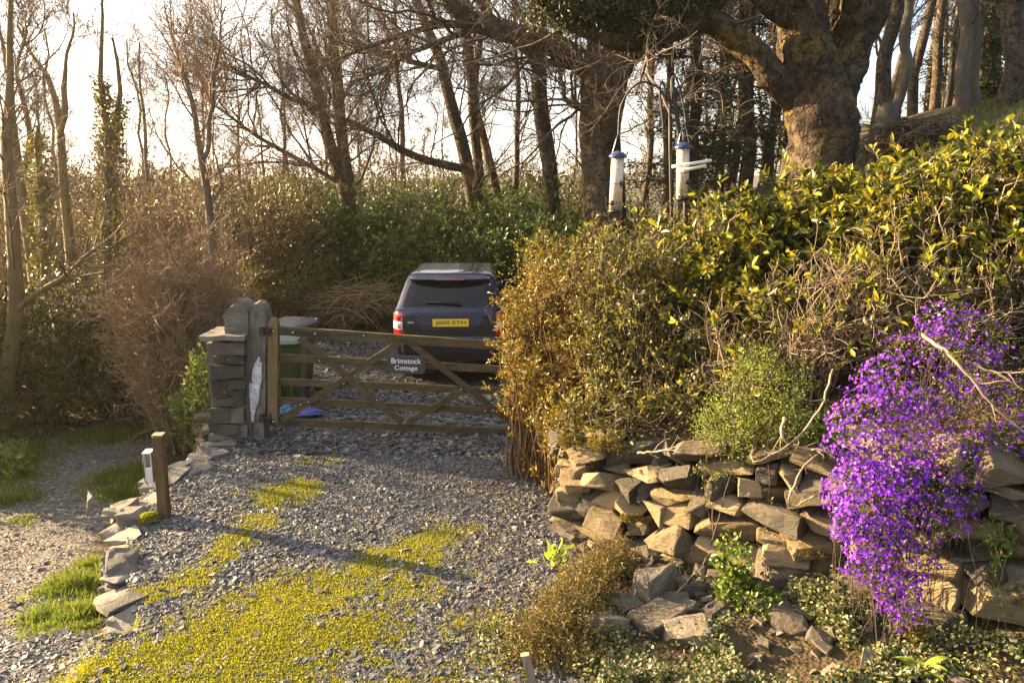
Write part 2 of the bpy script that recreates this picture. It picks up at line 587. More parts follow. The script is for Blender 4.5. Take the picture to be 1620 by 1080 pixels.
def ground_material(name, base, moss_col, use_chips):
    m, n, l, b = new_mat(name)
    tc = n.new('ShaderNodeTexCoord')
    vo = n.new('ShaderNodeTexVoronoi')
    vo.inputs['Scale'].default_value = 34
    l.new(tc.outputs['Object'], vo.inputs[0])
    nz = n.new('ShaderNodeTexNoise')
    nz.inputs['Scale'].default_value = 5
    nz.inputs['Detail'].default_value = 10
    nz.inputs['Roughness'].default_value = 0.7
    l.new(tc.outputs['Object'], nz.inputs[0])
    bw = n.new('ShaderNodeSeparateColor')
    l.new(vo.outputs['Color'], bw.inputs[0])
    mixf = n.new('ShaderNodeMix')
    mixf.inputs[0].default_value = 0.6 if use_chips else 0.15
    l.new(nz.outputs[0], mixf.inputs[2])
    l.new(bw.outputs[0], mixf.inputs[3])
    r = ramp_node(n, base)
    l.new(mixf.outputs[0], r.inputs[0])
    at = n.new('ShaderNodeAttribute')
    at.attribute_name = 'moss'
    r2 = ramp_node(n, moss_col)
    l.new(nz.outputs[0], r2.inputs[0])
    mx = n.new('ShaderNodeMix')
    mx.data_type = 'RGBA'
    l.new(at.outputs['Fac'], mx.inputs[0])
    l.new(r.outputs[0], mx.inputs[6])
    l.new(r2.outputs[0], mx.inputs[7])
    l.new(mx.outputs[2], b.inputs['Base Color'])
    b.inputs['Roughness'].default_value = 0.85
    b.inputs['Specular IOR Level'].default_value = 0.25
    bp = n.new('ShaderNodeBump')
    bp.inputs['Strength'].default_value = 0.8
    bp.inputs['Distance'].default_value = 0.02
    ad = n.new('ShaderNodeMath')
    l.new(vo.outputs['Distance'], ad.inputs[0])
    l.new(nz.outputs[0], ad.inputs[1])
    l.new(ad.outputs[0], bp.inputs['Height'])
    l.new(bp.outputs[0], b.inputs['Normal'])
    return m


MOSSC = [(0.3, (0.08, 0.075, 0.012)), (0.5, (0.15, 0.145, 0.016)), (0.75, (0.24, 0.23, 0.03))]
m_drive = ground_material('slate_gravel', [(0.1, (0.022, 0.022, 0.025)), (0.5, (0.058, 0.057, 0.059)), (0.9, (0.12, 0.115, 0.11))], MOSSC, True)
m_path = ground_material('trodden_path', [(0.15, (0.045, 0.04, 0.037)), (0.5, (0.095, 0.085, 0.078)), (0.9, (0.18, 0.16, 0.145))], MOSSC, True)
m_ground = ground_material('woodland_floor', [(0.25, (0.022, 0.015, 0.008)), (0.5, (0.05, 0.036, 0.018)), (0.7, (0.07, 0.058, 0.022)), (0.9, (0.12, 0.09, 0.05))], MOSSC, False)


def build_ground():
    xs = axis(-9, 7, 0.06, 700, 1.10)
    ys = axis(2.2, 19, 0.07, 700, 1.10)
    X, Y = np.meshgrid(xs, ys)
    Z = ground_z(X, Y)
    nx, ny = len(xs), len(ys)
    V = np.stack([X, Y, Z], -1).reshape(-1, 3)
    cx = (X[:-1, :-1] + X[1:, 1:]) / 2
    cy = (Y[:-1, :-1] + Y[1:, 1:]) / 2
    dL, _ = sdist(L_LINE, cx, cy)
    dR, _ = sdist(R_LINE, cx, cy)
    dP, _ = sdist(PATH, cx, cy)
    wob = 0.15 * fbm2(cx, cy, 1.3, 2)
    drive = (dL < 0.02) & (-dR < 0.02 + 0.3 * wob) & (cy < 17.6 + wob) & (cy > 0.2)
    hw = np.interp(cy, [3.5, 5, 7, 8.8, 11], [1.7, 1.25, 1.05, 0.95, 0.9])
    path = (~drive) & (np.abs(dP) < hw + wob) & (cy > 0.2) & (cy < 18)
    near = (~drive) & (~path) & (dL > 0) & (cy < 4.6) & (cx > -6) & (cy > 0.2)
    path = path | near
    idx = np.arange(nx * ny).reshape(ny, nx)
    Fq = np.stack([idx[:-1, :-1], idx[:-1, 1:], idx[1:, 1:], idx[1:, :-1]], -1)
    moss = moss_amount(V[:, 0], V[:, 1])
    for name, mask, mat in (('gravel_driveway', drive, m_drive), ('footpath', path, m_path), ('ground', ~(drive | path), m_ground)):
        F = Fq[mask]
        used, inv = np.unique(F, return_inverse=True)
        o = MB().add(V[used], inv.reshape(F.shape), 0, True).build(name, mat)
        a = o.data.attributes.new('moss', 'FLOAT', 'POINT')
        dRv, _ = sdist(R_LINE, V[used][:, 0], V[used][:, 1])
        a.data.foreach_set('value', (moss[used] * (1.0 if name != 'ground' else np.where(dRv < 0.02, 0.0, 0.6))).astype(np.float32))
        o['kind'] = 'structure'


build_ground()


# ------------------------------------------------------------------ gravel chips and moss: uncountable
def scatter_chips():
    rng = np.random.default_rng(4)
    mb = MB()
    base = np.array([(-1, -1, -1), (1, -1, -1), (1, 1, -1), (-1, 1, -1), (-1, -1, 1), (1, -1, 1), (1, 1, 1), (-1, 1, 1)], float)
    for n, ya, yb, solid in ((520000, 3.2, 7.6, True), (330000, 7.6, 18, False)):
        y = ya * (yb / ya) ** (rng.random(n) ** 1.1)
        x = rng.uniform(-7.5, 1.2, n)
        keep = np.abs(x) < 0.85 * y + 1.0
        x, y = x[keep], y[keep]
        dL, _ = sdist(L_LINE, x, y)
        dR, _ = sdist(R_LINE, x, y)
        dP, _ = sdist(PATH, x, y)
        hw = np.interp(y, [3.5, 5, 7, 8.8, 11], [1.7, 1.25, 1.05, 0.95, 0.9])
        ondrive = (dL < np.where(y > 4.4, -0.15, -0.02)) & (dR > -0.12)
        # worn, finer ground on the path; chips thin out along the wheel tracks and by the bank
        onpath = (dL > 0.03) & ((np.abs(dP) < hw) | (y < 4.6)) & (rng.random(len(x)) < np.where(y < 4.6, 0.7, 0.10))
        mo = moss_amount(x, y)
        worn = np.clip(0.5 + 1.2 * fbm2(x, y, 0.9, 12), 0, 1)
        keep = (ondrive | onpath) & (rng.random(len(x)) > mo * 0.93) & (rng.random(len(x)) > .45 * worn)
        x, y = x[keep], y[keep]
        z = ground_z(x, y)
        n = len(x)
        size = rng.lognormal(math.log(0.0069), 0.5, n).clip(0.004, 0.03) * (1 if solid else 1.35)
        s = np.stack([size * rng.uniform(0.7, 1.4, n), size * rng.uniform(0.45, 0.9, n), size * rng.uniform(0.16, 0.38, n)], -1)
        a = rng.uniform(0, 2 * math.pi, n)
        b0 = base if solid else base[4:]
        k = len(b0)
        V = b0[None] * (0.75 + 0.5 * rng.random((n, k, 3)))
        if solid:
            V[:, 4:, :2] *= 0.75
        V = V * s[:, None, :]
        tx = rng.normal(0, 0.22, n)
        ty = rng.normal(0, 0.22, n)
        V[:, :, 2] += V[:, :, 0] * tx[:, None] + V[:, :, 1] * ty[:, None]
        ca, sa = np.cos(a)[:, None], np.sin(a)[:, None]
        vx = V[:, :, 0] * ca - V[:, :, 1] * sa
        vy = V[:, :, 0] * sa + V[:, :, 1] * ca
        V = np.stack([vx + x[:, None], vy + y[:, None], V[:, :, 2] + (z + s[:, 2] * 0.7)[:, None]], -1)
        f = np.array([(4, 5, 6, 7), (0, 1, 5, 4), (1, 2, 6, 5), (2, 3, 7, 6), (3, 0, 4, 7)]) if solid else np.array([(0, 1, 2, 3)])
        F = (np.arange(n)[:, None, None] * k + f[None]).reshape(-1, 4)
        mb.add(V.reshape(-1, 3), F)
    o = mb.build('gravel', m_chip)
    o['kind'] = 'stuff'
    tag(o, 'loose blue grey slate chips covering the driveway and path', 'gravel')


scatter_chips()

m_moss = M_leaf('moss_shoots', [(0.0, (0.10, 0.12, 0.010)), (0.5, (0.29, 0.30, 0.018)), (0.85, (0.44, 0.41, 0.03)), (1.0, (0.34, 0.23, 0.06))], 0.45, 0.7)
m_grass = M_leaf('grass_blades', [(0.0, (0.06, 0.10, 0.012)), (0.5, (0.12, 0.17, 0.018)), (1.0, (0.24, 0.25, 0.04))], 0.4, 0.6)


def blade_field(x, y, hgt, wid, rng, lean=0.5):
    z = ground_z(x, y)
    n = len(x)
    pos = np.stack([x, y, z - 0.004], -1)
    d = np.stack([rng.normal(0, lean, n), rng.normal(0, lean, n), np.ones(n)], -1)
    nm = rvec(rng, n)
    return leaves(pos, d, nm, hgt * rng.uniform(0.5, 1.3, n), wid * rng.uniform(0.7, 1.3, n), kind='tri')


def moss_and_grass():
    rng = np.random.default_rng(7)
    x = rng.uniform(-4, 1.0, 800000)
    y = rng.uniform(3.3, 9, 800000)
    m = moss_amount(x, y)
    dL, _ = sdist(L_LINE, x, y)
    keep = (rng.random(len(x)) < m ** 1.15 * np.clip(6.2 / y, 0.3, 1.3) * 1.0) & ((dL < -0.06) | (y < 4.5)) & (np.abs(x) < 0.8 * y)
    x, y = x[keep], y[keep]
    V, Fc = blade_field(x, y, 0.022, 0.010, rng, 0.75)
    o = MB().add(V, Fc).build('moss', m_moss)
    o['kind'] = 'stuff'
    tag(o, 'bright yellow green moss and short turf creeping over the gravel', 'moss')
    # verge grass by the path
    xs, ys, hs = [], [], []
    for (pxx, pyy, z, r, n, h) in [(112, 905, -.30, .24, 2200, .08), (92, 955, -.2, .20, 1700, .07), (140, 870, -.35, .15, 1300, .08), (148, 930, -.2, .16, 1300, .06), (75, 995, -.15, .13, 500, .045), (130, 975, -.12, .16, 800, .05), (118, 940, -.2, .16, 900, .08),
                                   (200, 755, -.8, .32, 3500, .10), (225, 740, -.8, .3, 2500, .10), (190, 775, -.75, .2, 1500, .08),
                                   (5, 740, -.7, .35, 2200, .09), (15, 715, -.75, .45, 2200, .09), (60, 690, -.8, .5, 1500, .08), (0, 765, -.6, .3, 1500, .10), (150, 682, -.85, .5, 2200, .1), (185, 678, -.9, .5, 2200, .1),
                                   (40, 800, -.6, .22, 500, .03), (130, 770, -.75, .35, 600, .03)]:
        p = pg(pxx, pyy, z)
        q = rng.normal(0, 1, (n, 2)) * r * 0.6
        xs.append(p[0] + q[:, 0])
        ys.append(p[1] + q[:, 1])
        hs.append(h * np.clip(.9 + 1.6 * fbm2(xs[-1], ys[-1], 5, 3), .25, 1.8))
    # grass on the bank behind the hedge and the terrace
    n = 16000
    xs.append(rng.uniform(1.5, 9, n))
    ys.append(rng.uniform(6.0, 15, n))
    hs.append(np.full(n, .11))
    x, y, h = np.concatenate(xs), np.concatenate(ys), np.concatenate(hs)
    dL, _ = sdist(L_LINE, x, y)
    dR, _ = sdist(R_LINE, x, y)
    k = (dL > 0.03) | (-dR > 0.4)
    x, y, h = x[k], y[k], h[k]
    V, Fc = blade_field(x, y, h, 0.012, rng, 0.45)
    o = MB().add(V, Fc).build('grass', m_grass)
    o['kind'] = 'stuff'
    tag(o, 'tufty green grass on the path verges and the bank', 'grass')


moss_and_grass()


def litter():
    rng = np.random.default_rng(17)
    xs = np.concatenate([rng.normal(-.15, .35, 2600), rng.normal(-5.4, .8, 2600), rng.uniform(-3, .3, 900)])
    ys = np.concatenate([rng.uniform(3.5, 8.2, 2600), rng.uniform(4, 13, 2600), rng.uniform(3.5, 9, 900)])
    z = ground_z(xs, ys) + .012
    n = len(xs)
    d = np.stack([rng.normal(0, 1, n), rng.normal(0, 1, n), rng.normal(0, .25, n)], -1)
    V, F = leaves(np.stack([xs, ys, z], -1), d, np.array((0, 0, 1.0)) + rng.normal(0, .35, (n, 3)), rng.uniform(.012, .04, n), rng.uniform(.005, .02, n))
    o = MB().add(V, F).build('leaf_litter', M_leaf('dry_litter', [(0, (.05, .028, .014)), (.6, (.12, .075, .035)), (1, (.24, .16, .08))], .15, .7))
    o['kind'] = 'stuff'
    tag(o, 'dry brown leaf litter and twig bits along the edges of the drive', 'leaf litter')


litter()


# ------------------------------------------------------------------ stones
def hull_stone(rng, size, pts=16, flat=0.55):
    """an angular lump of slate: the hull of points thrown into a box"""
    bm = bmesh.new()
    P = rng.uniform(-1, 1, (pts, 3))
    P = np.sign(P) * np.abs(P) ** (flat * .7)
    P *= np.array(size) / 2
    vs = [bm.verts.new(p) for p in P]
    res = bmesh.ops.convex_hull(bm, input=vs)
    junk = [e for e in res['geom_interior'] + res['geom_unused'] if isinstance(e, bmesh.types.BMVert)]
    if junk:
        bmesh.ops.delete(bm, geom=list(set(junk)), context='VERTS')
    bmesh.ops.dissolve_limit(bm, angle_limit=R(9), verts=bm.verts, edges=bm.edges)
    bmesh.ops.bevel(bm, geom=bm.edges[:], offset=min(size) * 0.03, segments=1, affect='EDGES')
    bmesh.ops.triangulate(bm, faces=bm.faces[:])
    m = max(size)
    if m > 0.1:
        for it in range(3 if m > .25 else 2):
            lim = m * (0.34, 0.2, 0.11)[it]
            es = [e for e in bm.edges if e.calc_length() > lim]
            if es:
                bmesh.ops.subdivide_edges(bm, edges=es, cuts=1)
                bmesh.ops.triangulate(bm, faces=[f for f in bm.faces if len(f.verts) > 3])
        sd = Vector(rng.uniform(-50, 50, 3))
        for v in bm.verts:
            q = v.co / m
            v.co += mnoise.noise_vector(q * 3.2 + sd) * m * 0.022 + mnoise.noise_vector(Vector((q.x * 4, q.y * 4, q.z * 22)) + sd) * m * 0.012
    return bm


def put_stone(mb, rng, c, size, yaw=0, tilt=0, roll=0, pts=16, mat=0):
    bm = hull_stone(rng, size, pts)
    rot = rotz(yaw) @ rotx(tilt) @ roty(roll)
    addbm(mb, from_bm(bm, c, rot), mat)


def along(line, s):
    """point and direction at distance s along a polyline"""
    for a, b in zip(line[:-1], line[1:]):
        L = np.hypot(*(b - a))
        if s <= L:
            return a + (b - a) * s / L, (b - a) / L
        s -= L
    d = (line[-1] - line[-2])
    d = d / np.hypot(*d)
    return line[-1] + d * s, d


def line_len(line):
    return sum(np.hypot(*(b - a)) for a, b in zip(line[:-1], line[1:]))


def dry_wall(mb, rng, line, zbot, ztop, stone_l, stone_h, depth, chaos=0.12, batter=0.1):
    """rough courses of slate along a line; zbot and ztop are functions of the distance along it. The face is on the line's right."""
    L = line_len(line)
    H0 = max(ztop(s) - zbot(s) for s in np.linspace(0, L, 12))
    z = 0.0
    while z < H0:
        h = rng.uniform(*stone_h)
        s = rng.uniform(-0.1, 0.05)
        while s < L:
            l = rng.uniform(*stone_l) * (0.7 + 0.6 * rng.random())
            hh = h * rng.uniform(0.7, 1.35)
            sm = s + l / 2
            p, d = along(line, min(max(sm, 0), L))
            nrm = np.array((d[1], -d[0]))
            zb, zt = zbot(min(max(sm, 0), L)), ztop(min(max(sm, 0), L))
            if zb + z + hh * 0.35 < zt:
                off = rng.uniform(-0.06, 0.05) - batter * z
                c = np.array((p[0] - nrm[0] * (depth / 2 - off), p[1] - nrm[1] * (depth / 2 - off), zb + z + h / 2 + rng.uniform(-.02, .02)))
                put_stone(mb, rng, c, (l * 1.08, depth * rng.uniform(0.8, 1.15), hh * 1.1), math.atan2(d[1], d[0]) + rng.normal(0, chaos * 1.2), rng.normal(0, chaos), rng.normal(0, chaos), pts=rng.integers(11, 20))
            s += l * rng.uniform(.92, 1.0)
        z += h * 0.92


def build_walls():
    rng = np.random.default_rng(21)
    # the tumbledown wall under the hedge
    line = np.array([(0.30, 5.78), (1.10, 5.10), (1.95, 4.45), (2.6, 3.95), (3.5, 3.3)])
    mb = MB()
    zb = lambda s: 0.0 + 0.125 * max(0, s * 0.78 - 0.1) - 0.10
    zt = lambda s: 0.74 + 0.17 * s + 0.05 * math.sin(s * 5.1)
    dry_wall(mb, rng, line, zb, zt, (0.12, 0.44), (0.06, 0.19), 0.36, chaos=0.25, batter=0.10)
    # its end running back beside the drive
    back = np.array([(0.34, 7.9), (0.40, 6.9), (0.36, 5.85)])
    dry_wall(mb, rng, back, lambda s: -0.08, lambda s: 0.66, (0.12, 0.3), (0.07, 0.15), 0.3, chaos=0.15)
    o = mb.build('dry_stone_wall', m_wallstone)
    tag(o, 'tumbledown dry stone wall of brown slate below the hedge', 'wall')
    # retaining edge of the drive
    mb = MB()
    ln = L_LINE[2:6][::-1]
    line = np.array([(-3.56, 7.9), (-3.56, 6.9), (-3.68, 6.25), (-3.15, 5.2), (-2.67, 4.41)])
    LL = line_len(line)
    ys = lambda s: along(line, min(max(s, 0), LL))[0][1]
    dry_wall(mb, rng, line, lambda s: float(np.interp(ys(s), *ZL)) - 0.04, lambda s: -0.01 + .03 * math.sin(s * 7), (0.10, 0.36), (0.05, 0.12), 0.24, chaos=0.2)
    for (pxx, pyy, size, yaw, tilt, roll) in [(215, 790, (.62, .42, .10), .5, .06, -.05), (196, 893, (.52, .22, .10), 1.05, .1, -.25), (182, 950, (.42, .2, .07), 1.0, .1, .05), (180, 810, (.42, .3, .1), .2, 0, .1),
                                              (235, 765, (.40, .26, .09), .3, .05, 0), (232, 758, (.3, .2, .07), .1, -.1, 0), (300, 742, (.5, .3, .08), .6, .1, -.05), (325, 718, (.45, .25, .12), .8, 0, 0), (270, 752, (.4, .25, .08), .4, .05, .1), (345, 700, (.4, .25, .13), .3, 0, 0), (312, 730, (.35, .2, .08), .5, .2, 0)]:
        p = pg(pxx, pyy, 0.02)
        put_stone(mb, rng, p + np.array((0.06, 0, -size[2] * .3)), np.array(size) * (.8, .8, .9), yaw, tilt, roll, pts=15)
    p = pg(142, 800, 0.06)
    put_stone(mb, rng, p, (.05, .16, .26), .5, .05, .15, pts=16)
    o = mb.build('retaining_wall', m_edgestone)
    tag(o, 'low slate retaining edge between the gravel drive and the sunken path', 'wall')
    # wall behind the pier, above the path
    mb = MB()
    line = np.array([(-5.3, 12.4), (-4.75, 10.8), (-4.2, 9.3), (-3.8, 8.3)])
    dry_wall(mb, rng, line, lambda s: -1.0 + 0.04 * s, lambda s: 0.12 + .05 * math.sin(s * 4), (0.08, 0.2), (0.05, 0.10), 0.3, chaos=0.2)
    o = mb.build('boundary_wall', m_wallstone)
    tag(o, 'sunlit rubble wall behind the pier, dropping to the woodland path', 'wall')
    # the upper terrace wall glimpsed through the twigs
    mb = MB()
    line = np.array([(2.2, 6.6), (3.3, 5.9), (4.6, 5.2)])
    dry_wall(mb, rng, line, lambda s: gz(*along(line, s)[0]) - .25, lambda s: gz(*along(line, s)[0]) + .38, (0.2, 0.5), (0.06, 0.13), 0.3, chaos=0.06)
    o = mb.build('terrace_wall', m_pierstone)
    tag(o, 'grey slate terrace wall half hidden behind the bare twigs', 'wall')


build_walls()


def loose_rocks():
    rng = np.random.default_rng(5)
    spots = [(1045, 985, .34, .28, .16, .4, 'broad flat grey rock lying lowest in the rubble', .25), (950, 985, .42, .24, .16, -.3, 'low grey rock beside the brown twiggy bush', .15),
             (1030, 930, .34, .26, .30, .8, 'big pale sunlit rock leaning at the foot of the wall', .25), (1095, 935, .16, .12, .14, .1, 'small upright dark rock beside the pale leaning rock', .3),
             (1250, 905, .46, .34, .26, .3, 'rounded grey rock with a brown moss cap under the flowers', .4), (1180, 935, .2, .16, .1, 1.2, 'small grey rock sunk among the leafy ground cover', .35),
             (1250, 985, .26, .2, .14, -.5, 'pinkish slab poking up through the white edged leaves', .42), (1450, 985, .5, .3, .2, .2, 'warm buff slab below the tip of the purple flowers', .5),
             (990, 960, .2, .16, .12, .6, 'small square brown rock among the wall rubble', .2), (1090, 1010, .3, .26, .2, .1, 'rough pitted grey rock near the bottom leaves', .28),
             (1130, 965, .12, .1, .08, .5, 'palm sized stone between the two larger grey rocks', .3), (1060, 955, .26, .2, .08, -.2, 'flat buff slate resting above the lowest rock', .25),
             (1560, 890, .5, .3, .14, -.5, 'long shaded slab jutting out beside the flowers', .72), (1600, 930, .4, .25, .12, -.4, 'shaded grey slab under the long jutting slab', .62)]
    for (a, b, sx, sy, sz, yaw, lab, z) in spots:
        # a ray walked down to the bank
        best = None
        for Y in np.arange(3.0, 6.5, 0.02):
            p = px(a, b, Y)
            if p[2] <= gz(p[0], p[1]) + 0.02:
                best = p
                break
        if best is None:
            best = pg(a, b, z)
        mb = MB()
        put_stone(mb, rng, (0, 0, 0), (sx, sy, sz), 0, rng.normal(0, .12), rng.normal(0, .12), pts=26)
        o = mb.build('rock', m_rock)
        o.location = (best[0], best[1], best[2] + sz * 0.04)
        o.rotation_euler = (0, 0, yaw)
        tag(o, lab, 'rock', 'loose rocks on the bank')
    # little rubble
    mb = MB()
    for k in range(330):
        x = rng.uniform(0.45, 2.4)
        yl = np.interp(x, [0.3, 1.1, 1.95, 3.5], [5.78, 5.1, 4.45, 3.3]) - abs(rng.normal(0.1, 0.42)) - .02
        s = min(rng.lognormal(math.log(.05), .5), .13)
        put_stone(mb, rng, (x, yl, gz(x, yl) + s * .2), (s * 1.4, s, s * .6), rng.uniform(0, 6), rng.normal(0, .3), rng.normal(0, .3), pts=11)
    o = mb.build('rubble', m_rock)
    o['kind'] = 'stuff'
    tag(o, 'small broken stone spilled along the foot of the wall', 'rubble')


m_rock = M_noise('bank_rock', [(0.2, (0.05, 0.042, 0.035)), (0.5, (0.125, 0.104, 0.082)), (0.8, (0.26, 0.22, 0.17))], scale=6, bump=1.0, bdist=0.035, bscale=24, island=.35, second=[((0.10, 0.075, 0.016), 5, 0.59), ((0.44, 0.42, 0.36), 19, 0.66)])
loose_rocks()


# ------------------------------------------------------------------ pier and gatepost
def build_pier():
    rng = np.random.default_rng(11)
    Y = 8.05
    k = ppm(Y) / 1.0
    base = px(360, 698, Y)
    t = thing('stone_pier', 'squat slate pier with a pale cap slab and boulder beside the gatepost', 'pier', (base[0], Y, 0))

    def P(cx, cy):
        return px(320 + cx / 4.5, 460 + cy / 4.5, Y)
    mb = MB()
    for (x0, x1, y0, y1) in [(75, 302, 365, 455), (75, 302, 457, 515), (70, 305, 520, 625), (65, 180, 628, 760), (182, 305, 630, 700), (182, 305, 702, 765), (65, 302, 768, 828), (60, 190, 832, 945), (193, 300, 835, 945), (55, 262, 950, 1025), (262, 320, 955, 1040), (45, 300, 1030, 1120), (40, 300, 1120, 1230)]:
        a, b = P(x0, y1), P(x1, y0)
        w, h = (b[0] - a[0]), b[2] - a[2]
        c = (a + b) / 2
        d = 0.46
        off = rng.uniform(-.02, .02)
        V, by = bevel_box((c[0], Y + d / 2 + off, c[2]), (w * 0.955, d, h * 0.93), rotz(rng.normal(0, .02)), b=0.02, wob=0.035, seed=rng.uniform(0, 50), cuts=4)
        addbm(mb, (V, by), 0, False)
    a, b = P(80, 1200), P(295, 380)
    mb.add(*box(((a[0] + b[0]) / 2, Y + 0.25, (a[2] + b[2]) / 2 - .0), (b[0] - a[0], 0.40, b[2] - a[2])))
    mb.build('stonework', m_pierstone, t)
    a, b = P(30, 345), P(305, 305)
    mb = MB()
    addbm(mb, bevel_box(((a[0] + b[0]) / 2 - .02, Y + 0.2, (a[2] + b[2]) / 2 - 0.005), (b[0] - a[0] + .06, 0.58, 0.055), rotz(.03), wob=0.012, seed=3, cuts=5))
    mb.build('cap_slab', m_capstone, t)
    # boulder: outline of the photograph, half as deep as wide
    bm = bmesh.new()
    outl = [(150, 318), (140, 250), (130, 190), (165, 130), (205, 95), (240, 68), (285, 95), (318, 150), (322, 230), (318, 318)]
    ring = [P(*q) for q in outl]
    cen = sum(ring) / len(ring)
    vs = []
    for dy, sc in ((0.02, .80), (-0.06, 0.93), (0.10, 1.0), (0.26, 0.95), (0.36, 0.7)):
        row = []
        for q in ring:
            v = cen + (q - cen) * np.array((sc, 0, sc if q[2] > cen[2] else 1.0)) + np.array((0, dy + 0.07 if sc < .9 and dy < .1 else dy + .1, 0))
            row.append(bm.verts.new(v))
        vs.append(row)
    vs = [vs[1], vs[2], vs[3], vs[4]]
    n = len(outl)
    for r0, r1 in zip(vs[:-1], vs[1:]):
        for i in range(n):
            bm.faces.new((r0[i], r0[(i + 1) % n], r1[(i + 1) % n], r1[i]))
    bm.faces.new(vs[0][::-1])
    bm.faces.new(vs[-1])
    bmesh.ops.delete(bm, geom=[v for v in bm.verts if not v.link_faces], context='VERTS')
    bmesh.ops.triangulate(bm, faces=bm.faces[:])
    bmesh.ops.subdivide_edges(bm, edges=bm.edges[:], cuts=2, use_grid_fill=True, smooth=0.0)
    for v in bm.verts:
        v.co += mnoise.noise_vector(v.co * 7) * 0.022 + mnoise.noise_vector(v.co * 22) * .006
    bmesh.ops.recalc_face_normals(bm, faces=bm.faces[:])
    mb = MB()
    addbm(mb, from_bm(bm))
    o = mb.build('topstone', m_pierstone, t)
    # gatepost
    Y = 8.12
    t = thing('gatepost', 'tall round topped slate gatepost with flaking white paint', 'gatepost', px(405, 696, Y))
    bm = bmesh.new()
    outl = []
    lft = [(290, 1075), (298, 950), (303, 800), (306, 600), (312, 400), (318, 250), (328, 170)]
    top = [(345, 112), (372, 85), (402, 78), (435, 95), (455, 130)]
    rgt = [(466, 200), (462, 300), (455, 400), (452, 600), (448, 800), (444, 950), (440, 1075)]
    ring = [P2 for P2 in [px(320 + a / 4.5, 460 + b / 4.5, Y) for a, b in lft + top + rgt]]
    rows = []
    for dy, inset in ((0.0, .014), (0.03, 0.0), (0.15, 0.0), (0.19, 0.02)):
        cen = np.array((np.mean([q[0] for q in ring]), 0, 0))
        row = []
        for q in ring:
            v = np.array(q)
            v[0] = cen[0] + (v[0] - cen[0]) * (1 - inset * 5)
            v[2] -= inset * (1 if v[2] > 1.2 else 0)
            v[1] += dy
            row.append(bm.verts.new(v))
        rows.append(row)
    n = len(ring)
    for r0, r1 in zip(rows[:-1], rows[1:]):
        for i in range(n):
            bm.faces.new((r0[i], r0[(i + 1) % n], r1[(i + 1) % n], r1[i]))
    for row, flip in ((rows[0], True), (rows[-1], False)):
        # strips across, so that the face can be roughened
        for i in range(n // 2 - 0):
            j = n - 1 - i
            if j - i < 3:
                q = [row[i], row[i + 1], row[j]] if j - i == 2 else None
                if q:
                    bm.faces.new(q if flip is False else q[::-1])
                break
            q = (row[i], row[i + 1], row[j - 1], row[j])
            bm.faces.new(q if not flip else q[::-1])
    bmesh.ops.subdivide_edges(bm, edges=bm.edges[:], cuts=3, use_grid_fill=True)
    for v in bm.verts:
        v.co += mnoise.noise_vector(v.co * 6) * 0.012 + mnoise.noise_vector(v.co * 25) * .005
    bmesh.ops.recalc_face_normals(bm, faces=bm.faces[:])
    mb = MB()
    addbm(mb, from_bm(bm))
    mb.build('post', m_post_stone, t)
    # the patch of paint left on the face: a thin ragged coat
    pol = [(355, 580), (372, 520), (385, 500), (398, 470), (415, 480), (425, 510), (420, 560), (425, 610), (412, 680), (405, 740), (398, 800), (380, 840), (372, 880), (362, 930), (345, 935), (338, 900), (318, 885), (305, 850), (312, 800), (308, 765), (325, 730), (322, 680), (340, 655), (360, 660), (352, 620)]
    bm = bmesh.new()
    fr = [bm.verts.new(px(320 + a / 4.5, 460 + b / 4.5, Y - 0.012)) for a, b in pol]
    bk = [bm.verts.new(Vector(v.co) + Vector((0, .02, 0))) for v in fr]
    bm.faces.new(fr)
    for i in range(len(fr)):
        j = (i + 1) % len(fr)
        bm.faces.new((fr[i], bk[i], bk[j], fr[j]))
    bmesh.ops.triangulate(bm, faces=bm.faces[:])
    bmesh.ops.recalc_face_normals(bm, faces=bm.faces[:])
    mb = MB()
    addbm(mb, from_bm(bm))
    mb.build('paint_patch', m_paint, t)
    for yy in (288, 905):
        mb = MB()
        a = px(320 + 425 / 4.5, 460 + yy / 4.5, Y - .02)
        b = px(320 + 478 / 4.5, 460 + yy / 4.5, Y - .02)
        addtubes(mb, [a, b], [.018, .018], 8, caps=True)
        addtubes(mb, [b + (0, 0, -.05), b + (0, 0, .05)], [.016, .016], 8, caps=True)
        mb.add(*box(a, (.05, .06, .09)))
        mb.build('hinge_pin', m_iron, t)


m_capstone = M_noise('cap_slate', [(0.2, (0.09, 0.08, 0.068)), (0.8, (0.24, 0.215, 0.18))], scale=6, bump=0.7, bdist=0.02, bscale=18, second=((0.10, 0.09, 0.05), 8, .63))
build_pier()


# ------------------------------------------------------------------ writing
def text_mesh(txt, size, depth):
    cu = bpy.data.curves.new('lettering', 'FONT')
    cu.body = txt
    cu.size = size
    cu.offset = 0.006
    cu.align_x = 'CENTER'
    cu.align_y = 'CENTER'
    o = bpy.data.objects.new('lettering', cu)
    me = bpy.data.meshes.new_from_object(o)
    V = np.array([v.co[:] for v in me.vertices])
    by = {}
    for p in me.polygons:
        by.setdefault(len(p.vertices), []).append(list(p.vertices))
    bpy.data.objects.remove(o)
    bpy.data.curves.remove(cu)
    bpy.data.meshes.remove(me)
    return V, by


